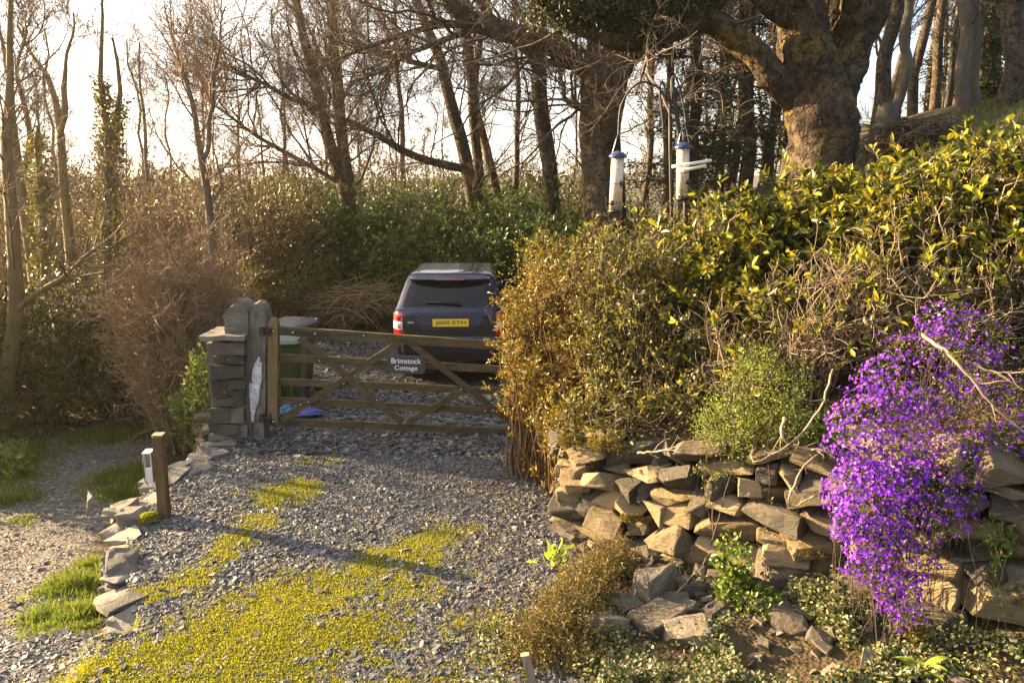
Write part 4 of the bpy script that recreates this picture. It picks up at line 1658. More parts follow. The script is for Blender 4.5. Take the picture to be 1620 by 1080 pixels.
m_ivy = M_leaf('ivy_leaves', [(0.0, (0.035, 0.05, 0.010)), (0.5, (0.07, 0.09, 0.016)), (1.0, (0.13, 0.14, 0.03))], 0.3, 0.4)
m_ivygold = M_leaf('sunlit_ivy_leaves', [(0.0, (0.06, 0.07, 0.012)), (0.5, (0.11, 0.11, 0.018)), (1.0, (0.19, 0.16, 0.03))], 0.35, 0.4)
BIG = dict(n0=24, l0=(1.6, 3.6), sub=[(7, (.6, 1.6), 4), (6, (.3, .85), 3), (3, (.15, .45), 3)], rmin=.0028)
MID = dict(n0=20, l0=(1.0, 2.4), sub=[(7, (.4, 1.0), 4), (6, (.2, .5), 3)])
POLE = dict(n0=16, l0=(.6, 1.6), t0=.25, sub=[(5, (.3, .7), 3), (4, (.15, .4), 3)])


def all_trees():
    W = 'woodland trees on the left'
    # left, against the light
    tree('bare_tree', 'pale slim trunk at the photo edge with one long low branch over the evergreen', stems_from_px([dict(Y=11, p=[(2, 690, 26), (18, 520, 24), (22, 380, 20), (14, 250, 17), (18, 150, 12), (10, 60, 8), (14, -40, 4)]), dict(Y=11, p=[(16, 505, 12), (60, 460, 10), (100, 440, 8), (130, 412, 6), (165, 385, 4), (200, 340, 2)])]), m_bark_gold, m_twig, 1, dict(MID, n0=16, t0=.35))
    tree('bare_tree', 'leaning trunk forking twice above the left thicket, second from the edge', stems_from_px([dict(Y=15, p=[(55, 640, 20), (50, 430, 18), (32, 280, 15), (22, 180, 10), (5, 90, 6), (-10, 20, 3)]), dict(Y=15, p=[(36, 300, 10), (44, 200, 8), (30, 110, 5), (40, 40, 3)])]), m_bark_gold, m_twig, 2, MID)
    tree('bare_tree', 'bare tree with a clear fork standing alone against the bright sky', stems_from_px([dict(Y=17, p=[(122, 640, 17), (115, 420, 15), (102, 300, 14), (95, 215, 12), (75, 130, 8), (48, 85, 5), (30, 40, 3)]), dict(Y=17, p=[(96, 215, 10), (104, 140, 8), (106, 85, 5), (118, 20, 2)])]), m_bark_gold, m_twig, 3, dict(MID, n0=8, t0=.5, l0=(.6, 1.4)))
    tree('ivy_tree', 'tall tapering ivy clad tree reaching the top of the photo', stems_from_px([dict(Y=16, p=[(165, 640, 18), (166, 360, 16), (172, 230, 12), (162, 130, 8), (162, 50, 5), (160, -20, 3)])]), m_bark_gold, m_twig, 4, dict(POLE, n0=14, l0=(.5, 1.1)), ivy=(2600, .16, m_ivygold, .25, .8, .08))
    tree('ivy_tree', 'shorter ivy clad tree close beside the tall tapering one', stems_from_px([dict(Y=16.6, p=[(188, 640, 16), (182, 360, 14), (182, 220, 11), (186, 140, 7), (178, 60, 3)])]), m_bark_gold, m_twig, 5, dict(POLE, n0=14, l0=(.5, 1.2)), ivy=(2200, .15, m_ivygold, .25, .85, .08))
    tree('ivy_tree', 'low ivy smothered stem between the forked trees', stems_from_px([dict(Y=14.5, p=[(70, 620, 14), (68, 400, 12), (65, 280, 9), (62, 200, 5)])]), m_bark_gold, m_twig, 6, dict(POLE, n0=10, l0=(.4, 1.0)), ivy=(2200, .2, m_ivygold, .2, .95, .08))
    tree('bare_tree', 'pale twin stemmed tree with fine ascending twigs above the pink brown shrub', stems_from_px([dict(Y=13, p=[(345, 520, 15), (332, 350, 13), (320, 240, 10), (300, 150, 7), (275, 70, 4), (255, 10, 2)]), dict(Y=13, p=[(322, 250, 8), (335, 170, 6), (345, 90, 4), (352, 10, 2)])]), m_bark_pale, m_twig_pink, 7, dict(MID, n0=20, t0=.22, l0=(.9, 2.2), up=.25, rmin=.0026))
    # middle, beyond the rhododendrons
    tree('bare_tree', 'twin trunk dark tree leaning left with sweeping side branches over the rhododendrons', stems_from_px([dict(Y=18, p=[(556, 420, 24), (545, 300, 20), (512, 190, 17), (482, 70, 14), (462, -20, 11), (440, -150, 6)]), dict(Y=18, p=[(558, 420, 20), (555, 300, 18), (538, 190, 18), (526, 70, 16), (522, -30, 13), (515, -160, 7)]),
          dict(Y=18, p=[(545, 295, 8), (480, 255, 7), (420, 225, 6), (370, 190, 4), (320, 150, 2)]), dict(Y=18, p=[(515, 180, 8), (450, 150, 7), (390, 120, 5), (330, 90, 3)])]), m_bark, m_twig, 8, dict(BIG, n0=22, t0=.2, up=.15))
    tree('bare_tree', 'leaning dark trunk with a long low limb sweeping toward the ground', stems_from_px([dict(Y=19, p=[(752, 400, 24), (745, 300, 21), (722, 190, 19), (700, 105, 16), (668, 30, 14), (640, -60, 9)]), dict(Y=19, p=[(732, 267, 13), (690, 258, 12), (640, 240, 11), (600, 215, 10), (560, 195, 8), (510, 178, 6), (450, 150, 3)]),
          dict(Y=19, p=[(700, 110, 9), (640, 95, 8), (580, 75, 7), (530, 60, 4)])]), m_bark, m_twig, 9, dict(BIG, n0=18, t0=.15))
    tree('bare_tree', 'straight dark trunk just beside the leaning tree with the low limb', stems_from_px([dict(Y=19.5, p=[(762, 400, 17), (758, 300, 15), (748, 180, 15), (740, 60, 16), (735, -60, 12)])]), m_bark, m_twig, 10, dict(BIG, n0=14, t0=.4))
    tree('bare_tree', 'slender trunk bending left, third in the row of dark trunks', stems_from_px([dict(Y=20, p=[(800, 400, 15), (785, 300, 14), (768, 240, 14), (752, 160, 12), (760, 70, 9), (775, -40, 5)])]), m_bark, m_twig, 11, dict(MID, n0=18, t0=.3))
    tree('bare_tree', 'thin upright pole of a tree between the dark trunks and the big oak', stems_from_px([dict(Y=20, p=[(815, 400, 9), (816, 290, 9), (818, 170, 8), (816, 60, 6), (820, -40, 4)])]), m_bark, m_twig, 12, dict(MID, n0=16, t0=.3))
    tree('bare_tree', 'thick straight trunk standing before the big oak at the end of the dark row', stems_from_px([dict(Y=16.5, p=[(880, 470, 27), (876, 380, 26), (868, 270, 25), (855, 120, 23), (848, 20, 21), (842, -80, 16)])]), m_bark, m_twig, 13, dict(BIG, n0=12, t0=.5))
    tree('oak_tree', 'big broad crowned oak with gnarled spreading limbs behind the bird feeders', stems_from_px([dict(Y=15, n=22, p=[(960, 420, 84), (956, 340, 68), (954, 250, 64), (952, 170, 66), (956, 115, 74), (962, 70, 60), (958, -10, 40), (950, -120, 20)]),
          dict(Y=15, p=[(945, 120, 40), (905, 90, 36), (868, 68, 34), (815, 55, 32), (765, 38, 28), (715, 12, 24), (680, -40, 18), (640, -100, 10)]), dict(Y=15, p=[(972, 120, 34), (1005, 80, 30), (1045, 48, 24), (1090, 20, 18), (1130, -30, 12)]),
          dict(Y=15, p=[(935, 110, 18), (890, 100, 15), (860, 96, 10), (800, 60, 8), (740, 45, 5)]), dict(Y=15, p=[(815, 58, 14), (770, 20, 11), (740, -30, 8), (700, -90, 5)]), dict(Y=15, p=[(760, 40, 12), (700, 40, 10), (640, 55, 8), (580, 75, 6), (520, 100, 3)]),
          dict(Y=15, p=[(940, 180, 9), (905, 165, 8), (888, 135, 7), (885, 110, 4)]), dict(Y=15, p=[(760, 40, 12), (700, 65, 9), (650, 85, 7), (600, 115, 4), (550, 130, 2)])]), m_bark, m_twig, 14, dict(BIG, n0=18, t0=.15, up=.05, wig=.22), kk=14)
    # the great tree on the bank
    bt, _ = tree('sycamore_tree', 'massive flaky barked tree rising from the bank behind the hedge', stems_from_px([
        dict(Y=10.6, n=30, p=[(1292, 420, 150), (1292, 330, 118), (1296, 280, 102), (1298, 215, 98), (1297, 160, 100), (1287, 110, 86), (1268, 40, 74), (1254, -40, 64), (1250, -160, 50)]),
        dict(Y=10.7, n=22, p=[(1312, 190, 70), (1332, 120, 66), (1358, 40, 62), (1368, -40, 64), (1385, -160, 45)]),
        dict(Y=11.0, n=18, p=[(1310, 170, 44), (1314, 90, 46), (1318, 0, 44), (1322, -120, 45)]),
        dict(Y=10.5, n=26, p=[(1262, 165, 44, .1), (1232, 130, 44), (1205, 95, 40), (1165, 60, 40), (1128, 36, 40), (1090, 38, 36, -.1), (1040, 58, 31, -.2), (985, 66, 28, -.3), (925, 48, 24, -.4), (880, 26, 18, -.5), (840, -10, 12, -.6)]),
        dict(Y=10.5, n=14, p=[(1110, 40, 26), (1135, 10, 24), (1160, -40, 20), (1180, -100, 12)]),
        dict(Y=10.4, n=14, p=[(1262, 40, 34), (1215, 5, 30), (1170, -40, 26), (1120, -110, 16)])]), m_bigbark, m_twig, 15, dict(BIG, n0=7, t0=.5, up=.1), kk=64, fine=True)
    return bt


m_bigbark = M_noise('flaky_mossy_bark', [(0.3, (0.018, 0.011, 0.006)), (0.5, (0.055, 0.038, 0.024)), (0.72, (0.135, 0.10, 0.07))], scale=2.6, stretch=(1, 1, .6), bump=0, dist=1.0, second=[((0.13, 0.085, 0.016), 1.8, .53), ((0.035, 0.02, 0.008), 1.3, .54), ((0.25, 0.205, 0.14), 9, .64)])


def bark_plates(m, sc):
    """flaky plates parted by dark cracks, in colour and in relief"""
    n, l = m.node_tree.nodes, m.node_tree.links
    b = n['Principled BSDF']
    src = b.inputs['Base Color'].links[0].from_socket
    tc = n.new('ShaderNodeTexCoord')
    nz = n.new('ShaderNodeTexNoise')
    nz.inputs['Scale'].default_value = 4
    nz.inputs['Detail'].default_value = 5
    l.new(tc.outputs['Object'], nz.inputs[0])
    ad = n.new('ShaderNodeVectorMath')
    ad.operation = 'MULTIPLY_ADD'
    l.new(nz.outputs['Color'], ad.inputs[0])
    ad.inputs[1].default_value = (.6, .6, .6)
    l.new(tc.outputs['Object'], ad.inputs[2])
    mp = n.new('ShaderNodeMapping')
    mp.inputs['Scale'].default_value = (1, 1, .4)
    l.new(ad.outputs[0], mp.inputs[0])
    vo = n.new('ShaderNodeTexVoronoi')
    vo.feature = 'DISTANCE_TO_EDGE'
    vo.inputs['Scale'].default_value = sc
    l.new(mp.outputs[0], vo.inputs[0])
    v2 = n.new('ShaderNodeTexVoronoi')
    v2.inputs['Scale'].default_value = sc
    l.new(mp.outputs[0], v2.inputs[0])
    r = ramp_node(n, [(0.0, (.3, .3, .3)), (.05, (.65, .65, .65)), (.14, (1, 1, 1))])
    n3 = n.new('ShaderNodeTexNoise')
    n3.inputs['Scale'].default_value = 9
    n3.inputs['Detail'].default_value = 4
    l.new(tc.outputs['Object'], n3.inputs[0])
    m3 = n.new('ShaderNodeMath')
    m3.operation = 'MULTIPLY_ADD'
    l.new(n3.outputs[0], m3.inputs[0])
    m3.inputs[1].default_value = .5
    m3.inputs[2].default_value = -.2
    m4 = n.new('ShaderNodeMath')
    m4.operation = 'ADD'
    l.new(vo.outputs['Distance'], m4.inputs[0])
    l.new(m3.outputs[0], m4.inputs[1])
    l.new(m4.outputs[0], r.inputs[0])
    r2 = ramp_node(n, [(0.0, (.78, .76, .73)), (1.0, (1.2, 1.17, 1.14))])
    l.new(v2.outputs['Color'], r2.inputs[0])
    cur = src
    for q in (r, r2):
        mx = n.new('ShaderNodeMix')
        mx.data_type = 'RGBA'
        mx.blend_type = 'MULTIPLY'
        mx.inputs[0].default_value = 1
        l.new(cur, mx.inputs[6])
        l.new(q.outputs[0], mx.inputs[7])
        cur = mx.outputs[2]
    l.new(cur, b.inputs['Base Color'])
    n2 = n.new('ShaderNodeTexNoise')
    n2.inputs['Scale'].default_value = 22
    n2.inputs['Detail'].default_value = 8
    l.new(tc.outputs['Object'], n2.inputs[0])
    mm = n.new('ShaderNodeMath')
    mm.operation = 'MULTIPLY_ADD'
    l.new(r.outputs[0], mm.inputs[0])
    mm.inputs[1].default_value = 1.4
    l.new(n2.outputs[0], mm.inputs[2])
    bp = n.new('ShaderNodeBump')
    bp.inputs['Strength'].default_value = 1.0
    bp.inputs['Distance'].default_value = .035
    l.new(mm.outputs[0], bp.inputs['Height'])
    l.new(bp.outputs[0], b.inputs['Normal'])


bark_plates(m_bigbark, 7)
bark_plates(m_bark, 12)
big_tree = all_trees()


def hanging_evergreen():
    """dark evergreen sprays hanging round the low limb of the great tree"""
    rng = np.random.default_rng(33)
    pos, dd = [], []
    for (a, b, Y, sx, sz, n) in [(930, 10, 10.2, .55, .28, 5200), (1000, 22, 10.3, .5, .26, 5200), (1060, 15, 10.4, .4, .22, 3600), (900, 0, 10.1, .35, .3, 2800), (975, -40, 10.2, .6, .4, 5200), (1090, -20, 10.5, .5, .3, 2600), (850, 15, 10.6, .22, .2, 600), (1010, 55, 10.2, .3, .12, 1200)]:
        c = px(a, b, Y)
        q = rng.normal(0, .5, (n, 3)) * np.array((sx, .5, sz))
        # gather into sprays
        q = q + np.repeat(rng.normal(0, .06, (n // 20 + 1, 3)), 20, 0)[:n]
        pos.append(c + q)
        dd.append(np.stack([rng.normal(0, .7, n), rng.normal(0, .7, n), rng.normal(-.5, .5, n)], -1))
    pos, dd = np.concatenate(pos), np.concatenate(dd)
    V, F = leaves(pos, dd, rvec(rng, len(pos)), rng.uniform(.05, .10, len(pos)), .022)
    MB().add(V, F).build('evergreen_sprays', m_yew, big_tree)


m_yew = M_leaf('dark_needles', [(0.0, (0.012, 0.016, 0.005)), (0.7, (0.028, 0.034, 0.008)), (1.0, (0.08, 0.08, 0.016))], 0.15, 0.5)
hanging_evergreen()


def conifer(name, label, base, h, w, n, seed, mat, trunkw=.16, lo=.08):
    rng = np.random.default_rng(seed)
    t = thing(name, label, 'tree', base)
    P = np.array(base)[None] + np.stack([np.cumsum(rng.normal(0, .03, 14)), np.zeros(14), np.linspace(-.3, h, 14)], -1)
    mb = MB()
    addtubes(mb, P, np.linspace(trunkw, .02, 14), 10)
    mb.build('trunk', m_bark, t)
    f = np.sort(rng.uniform(lo, .98, 120))
    az = rng.uniform(0, 2 * math.pi, 120)
    ln = w * (1 - f) ** .7 * rng.uniform(.5, 1.15, 120) + .15
    p0 = np.array(base) + np.stack([np.zeros(120), np.zeros(120), f * h], -1)
    d = np.stack([np.cos(az), np.sin(az), rng.uniform(-.25, .3, 120)], -1)
    pts = [p0 + d * (ln * k / 6)[:, None] + np.array((0, 0, -.25)) * (ln * (k / 6) ** 2)[:, None] * .6 for k in range(7)]
    P = np.stack(pts, 1)
    mb = MB()
    addtubes(mb, P, np.linspace(1, .2, 7)[None] * (ln * .014 + .004)[:, None], 4)
    mb.build('branches', m_twig, t)
    k = n // 120
    par = np.repeat(np.arange(120), k)
    tt = rng.uniform(.15, 1, len(par)) ** .7
    i = np.minimum((tt * 6).astype(int), 5)
    q = P[par, i] + (P[par, i + 1] - P[par, i]) * (tt * 6 - i)[:, None]
    q = q + rng.normal(0, .11, q.shape) * np.array((1, 1, .6))
    dd = norm(d[par]) + rng.normal(0, .7, q.shape) + np.array((0, 0, -.25))
    V, F = leaves(q, dd, rvec(rng, len(q)), rng.uniform(.06, .13, len(q)), .03)
    MB().add(V, F).build('foliage', mat, t)
    return t


def place(pxx, Y, dz=0.0):
    x = (pxx - 810) / F_PX * Y * 1.02
    return (x, Y, gz(x, Y) + dz)


conifer('evergreen_tree', 'dark evergreen with drooping boughs behind the feeder pole', place(1085, 15.5), 6.5, 1.5, 16000, 41, m_yew)
conifer('evergreen_tree', 'second dark evergreen, between the feeder pole and the massive tree', place(1165, 16.5), 6.0, 1.7, 16000, 42, m_yew)
conifer('evergreen_tree', 'green ivy grown evergreen among the straight trunks on the hillside', place(1572, 17), 6.5, 1.1, 11000, 43, m_ivy, lo=.02)
conifer('evergreen_tree', 'small dark evergreen between the leaning trunk and the close pair', place(1470, 19), 4.2, 1.2, 9000, 44, m_yew, lo=.02)


def right_wood():
    tree('bare_tree', 'dark leaning trunk close behind the massive tree', stems_from_px([dict(Y=13, p=[(1380, 300, 30), (1390, 200, 26), (1402, 110, 22), (1416, 20, 18), (1430, -90, 14)])]), m_bark, m_twig, 51, dict(MID, n0=10, t0=.4))
    tree('bare_tree', 'pale bent tree regrown from a sawn stump', stems_from_px([dict(Y=12, p=[(1398, 330, 40), (1400, 250, 36), (1402, 195, 34), (1405, 165, 28)]), dict(Y=12, p=[(1408, 178, 16), (1424, 150, 15), (1436, 105, 14), (1434, 40, 13), (1431, -60, 11)]), dict(Y=11.8, p=[(1398, 205, 12), (1392, 203, 10), (1384, 201, 9)])]), m_bark_pale, m_twig, 52, dict(POLE, n0=4, t0=.7, l0=(.4, .8), sub=[(3, (.2, .5), 3), (3, (.1, .3), 3)]))
    tree('bare_tree', 'straight grey brown trunk, first of the close pair on the hillside', stems_from_px([dict(Y=14, p=[(1518, 260, 22), (1522, 180, 20), (1524, 80, 18), (1526, -60, 15)])]), m_bark_pale, m_twig, 53, dict(MID, n0=8, t0=.5))
    tree('bare_tree', 'straight grey brown trunk, second of the close pair on the hillside', stems_from_px([dict(Y=14.2, p=[(1536, 260, 20), (1538, 180, 18), (1541, 80, 17), (1546, -60, 14)])]), m_bark_pale, m_twig, 54, dict(MID, n0=8, t0=.5))
    tree('bare_tree', 'stout mossy trunk highest on the hillside at the photo edge', stems_from_px([dict(Y=12.5, p=[(1600, 240, 40), (1602, 150, 34), (1604, 60, 32), (1606, -60, 28)])]), m_bark, m_twig, 55, dict(MID, n0=8, t0=.5))
    tree('ivy_tree', 'ivy wrapped trunk between the close pair and the stout mossy trunk', stems_from_px([dict(Y=15, p=[(1575, 240, 20), (1572, 150, 18), (1575, 40, 16), (1578, -60, 14)])]), m_bark, m_twig, 56, dict(POLE, n0=8), ivy=(2200, .2, m_ivy, .1, 1, .09))
    rng = np.random.default_rng(60)
    proto = []
    for k in range(5):
        P = np.stack([np.cumsum(rng.normal(0, .10, 14)), np.cumsum(rng.normal(0, .05, 14)), np.linspace(-.4, 11, 14)], -1)
        P[:, :2] -= P[0, :2]
        r = np.linspace(.085, .025, 14) * rng.uniform(.8, 1.5)
        proto.append((P, r))
    spots = []
    for a in (1040, 1062, 1100, 1122, 1150, 1182, 1205, 1216, 1368, 1428, 1448, 1462, 1478, 1490, 1505, 1556, 1590, 1612):
        spots.append((a + rng.uniform(-6, 6), rng.uniform(17, 30)))
    for a in (1010, 1048, 1078, 1112, 1132, 1168, 1190, 1222, 1362, 1378, 1412, 1440, 1456, 1470, 1496, 1508, 1560, 1586, 1604, 1650, 1700):
        spots.append((a + rng.uniform(-8, 8), rng.uniform(15, 24)))
    for a in (1030, 1090, 1140, 1195, 1375, 1420, 1455, 1485, 1500, 1530, 1560, 1585, 1610, 1000, 905, 690, 600, 640, 480, 430, 385, 350, 250, 215, 140, 95, 20):
        spots.append((a + rng.uniform(-10, 10), rng.uniform(26, 48)))
    for a in (-30, -80, -140, -200, 230, 300, 400):
        spots.append((a, rng.uniform(24, 40)))
    for a in range(-60, 960, 64):
        spots.append((a + rng.uniform(-12, 12), rng.uniform(27, 50)))
    first = {}
    for j, (a, Y) in enumerate(spots):
        k = j % 5
        bx, by, bz = place(a, Y)
        wood = 'slender bare trunk among many in the distant wood'
        if k not in first:
            t, _ = tree('woodland_tree', wood, [(proto[k][0] + np.array((bx, by, bz)), proto[k][1])], m_bark, m_twig, 70 + k, dict(MID, n0=22, t0=.3, l0=(.9, 2.0), rmin=.006), group='trees of the distant wood', kk=8)
            first[k] = t
            t.rotation_euler = (0, 0, 0)
        else:
            s = first[k]
            t = s.copy()
            C.objects.link(t)
            for ch in s.children:
                c = ch.copy()
                C.objects.link(c)
                c.parent = t
                c.matrix_parent_inverse = ch.matrix_parent_inverse.copy()
            t.location = (bx, by, bz)
            t.rotation_euler = (0, 0, rng.uniform(0, 6.28))
            q = rng.uniform(.75, 1.25)
            t.scale = (q, q, q)


right_wood()


# ------------------------------------------------------------------ shrubs
def blob_points(rng, blobs, n, shell=0.35, clump=0.0):
    """points in a set of ellipsoids (cx,cy,cz,rx,ry,rz), thicker toward their surface; also the outward direction"""
    w = np.array([b[3] * b[4] + b[4] * b[5] + b[3] * b[5] for b in blobs])
    k = rng.choice(len(blobs), n, p=w / w.sum())
    B = np.array([b[:6] for b in blobs])[k]
    d = rvec(rng, n)
    r = (1 - shell * rng.random(n) ** 1.5)
    lump = 1 + clump * fbm2(d[:, 0] * 2 + k * 3.3, d[:, 1] * 2 + d[:, 2] * 2.7, 1.4, 3) * 1.6
    p = B[:, :3] + d * B[:, 3:6] * (r * lump)[:, None]
    g = ground_z(p[:, 0], p[:, 1])
    ok = p[:, 2] > g + 0.02
    return p[ok], d[ok]


def pblob(a, b, Y, ra, rb, ry):
    """an ellipsoid given where the photograph shows it (centre and half sizes in pixels), its distance and its half depth in metres"""
    c = px(a, b, Y)
    return (c[0], c[1], c[2], ra / ppm(Y), ry, rb / ppm(Y))


def bush_stems(rng, blobs, n, r0, S=8, wig=.12, spread=.25, reach=(.5, .98)):
    p, d = blob_points(rng, blobs, n * 2, .5)
    p = p[:n]
    cen = np.array([b[:3] for b in blobs])
    k = np.argmin(((p[:, None, :] - cen[None]) ** 2).sum(-1), 1)
    bx = cen[k, 0] + (p[:, 0] - cen[k, 0]) * spread + rng.normal(0, .08, len(p))
    by = cen[k, 1] + (p[:, 1] - cen[k, 1]) * spread + rng.normal(0, .08, len(p))
    b = np.stack([bx, by, ground_z(bx, by) - .03], -1)
    mid = (b + p) / 2 + rng.normal(0, .12, p.shape) * np.linalg.norm(p - b, axis=1, keepdims=True) * .8 + np.array((0, 0, .12)) * np.linalg.norm(p - b, axis=1, keepdims=True)
    t = np.linspace(0, 1, S)[None, :, None]
    P = (1 - t) ** 2 * b[:, None] + 2 * t * (1 - t) * mid[:, None] + t * t * p[:, None]
    ln = np.linalg.norm(p - b, axis=1)
    P = P + rng.normal(0, 1, P.shape) * (wig * .12 * ln)[:, None, None] * np.linspace(0, 1, S)[None, :, None] ** .7
    return P, r0 * np.linspace(1, .35, S)[None] * rng.uniform(.5, 1.3, (len(p), 1))


def bush(name, label, blobs, nleaf, size, wid, mat, seed, twigmat, nstem=60, r0=.012, sub=((5, (.15, .4)), (4, (.08, .2))), shell=.4, clump=.6, kind='diamond', cat='shrub', whorl=0, up=.4, base=None, loose=.5, group=None, rmin=.0018, wig=.12, spray=.45):
    rng = np.random.default_rng(seed)
    b0 = blobs[0]
    t = thing(name, label, cat, base if base is not None else (b0[0], b0[1], gz(b0[0], b0[1])), group)
    mb = MB()
    tw = []
    if nstem:
        P, Rr = bush_stems(rng, blobs, nstem, r0, wig=wig)
        addtubes(mb, P, Rr, 5)
        for m, l in sub:
            P, Rr = spawn(rng, P, Rr, m, .3, l, (R(20), R(65)), .1, S=5, wig=.28, rlen=.008)
            Rr = np.maximum(Rr, rmin)
            addtubes(mb, P, Rr, 3)
            tw.append(P)
        mb.build('stems', twigmat, t)
    if nleaf:
        if whorl:
            n = nleaf // whorl
            p, d = blob_points(rng, blobs, int(n * 1.35), shell, clump)
            gap = fbm2(p[:, 0] + p[:, 2] * .8, p[:, 1] + p[:, 2] * .6, 2.2, seed % 5)
            p, d = p[gap > -.2], d[gap > -.2]
            if tw:
                pt = tw[-1][:, -1]
                k = rng.choice(len(pt), min(int(len(p) * .8), len(pt)), replace=False)
                p[:len(k)] = pt[k]
                d[:len(k)] = norm(tw[-1][k, -1] - tw[-1][k, -2])
            ax = norm(d + np.array((0, 0, .7)) + rng.normal(0, .3, d.shape))
            pr = np.repeat(np.arange(len(p)), whorl)
            axr = ax[pr]
            side = norm(np.cross(axr, rvec(rng, len(pr))))
            ti = rng.uniform(R(18), R(80), len(pr))[:, None]
            dr = axr * np.cos(ti) + side * np.sin(ti)
            pos = p[pr] + axr * rng.uniform(-.04, .02, (len(pr), 1)) * (size / .06)
            V, F = leaves(pos, dr, axr + rng.normal(0, .25, axr.shape), size * rng.uniform(.55, 1.2, len(pr)), wid * rng.uniform(.7, 1.2, len(pr)), kind=kind)
        else:
            p, d = blob_points(rng, blobs, nleaf, shell, clump)
            if tw:
                # most of the leaves sit along the twigs
                Q = tw[-1]
                gap = fbm2(Q[:, -1, 0] * 1.0 + Q[:, -1, 2] * .7, Q[:, -1, 1] + Q[:, -1, 2], 2.6, seed % 7)
                Q = Q[gap > -.28] if spray > .5 else Q
                h = int(len(p) * spray)
                k = rng.integers(0, len(Q), h)
                s = rng.integers(1, Q.shape[1], h)
                f = rng.random((h, 1))
                p[:h] = Q[k, s - 1] * (1 - f) + Q[k, s] * f + rng.normal(0, .004, (h, 3))
                d[:h] = norm(Q[k, s] - Q[k, s - 1])
            dr = d * .8 + np.array((0, 0, up)) + rng.normal(0, loose, d.shape)
            V, F = leaves(p, dr, d + np.array((0, 0, .5)) + rng.normal(0, .6, d.shape), size * np.clip(rng.lognormal(-.15, .35, len(p)), .35, 1.7), wid * rng.uniform(.6, 1.25, len(p)), kind=kind)
        MB().add(V, F).build('foliage', mat, t)
    return t


m_rhodo = M_leaf('rhododendron_leaves', [(0.0, (0.035, 0.065, 0.012)), (0.55, (0.075, 0.12, 0.02)), (0.9, (0.14, 0.18, 0.03)), (1.0, (0.22, 0.21, 0.06))], 0.3, 0.38)
m_brownleaf = M_leaf('brown_green_leaves', [(0.0, (0.05, 0.04, 0.014)), (0.5, (0.09, 0.07, 0.022)), (1.0, (0.16, 0.12, 0.04))], 0.3, 0.45)
m_laurel = M_leaf('laurel_leaves', [(0.0, (0.025, 0.03, 0.007)), (0.6, (0.065, 0.062, 0.013)), (0.88, (0.14, 0.12, 0.026)), (1.0, (0.26, 0.22, 0.06))], 0.25, 0.3)
m_pieris = M_leaf('glossy_shrub_leaves', [(0.0, (0.022, 0.034, 0.006)), (0.35, (0.06, 0.075, 0.010)), (0.6, (0.19, 0.19, 0.016)), (0.93, (0.34, 0.30, 0.025)), (1.0, (0.42, 0.26, 0.03))], 0.38, 0.32)
m_privet = M_leaf('orange_tinted_leaves', [(0.0, (0.06, 0.05, 0.010)), (0.4, (0.16, 0.125, 0.018)), (0.7, (0.26, 0.215, 0.025)), (0.92, (0.36, 0.26, 0.03)), (1.0, (0.40, 0.20, 0.05))], 0.38, 0.4)
m_mixed = M_leaf('small_olive_leaves', [(0.0, (0.03, 0.036, 0.008)), (0.5, (0.085, 0.085, 0.013)), (0.85, (0.21, 0.19, 0.022)), (1.0, (0.36, 0.30, 0.04))], 0.35, 0.4)
m_hebe = M_leaf('lime_leaves', [(0.0, (0.07, 0.10, 0.018)), (0.5, (0.16, 0.20, 0.035)), (1.0, (0.30, 0.33, 0.07))], 0.4, 0.5)
m_coton = M_leaf('bronze_small_leaves', [(0.0, (0.04, 0.045, 0.010)), (0.5, (0.11, 0.105, 0.018)), (0.9, (0.20, 0.18, 0.03)), (1.0, (0.33, 0.16, 0.05))], 0.3, 0.5)


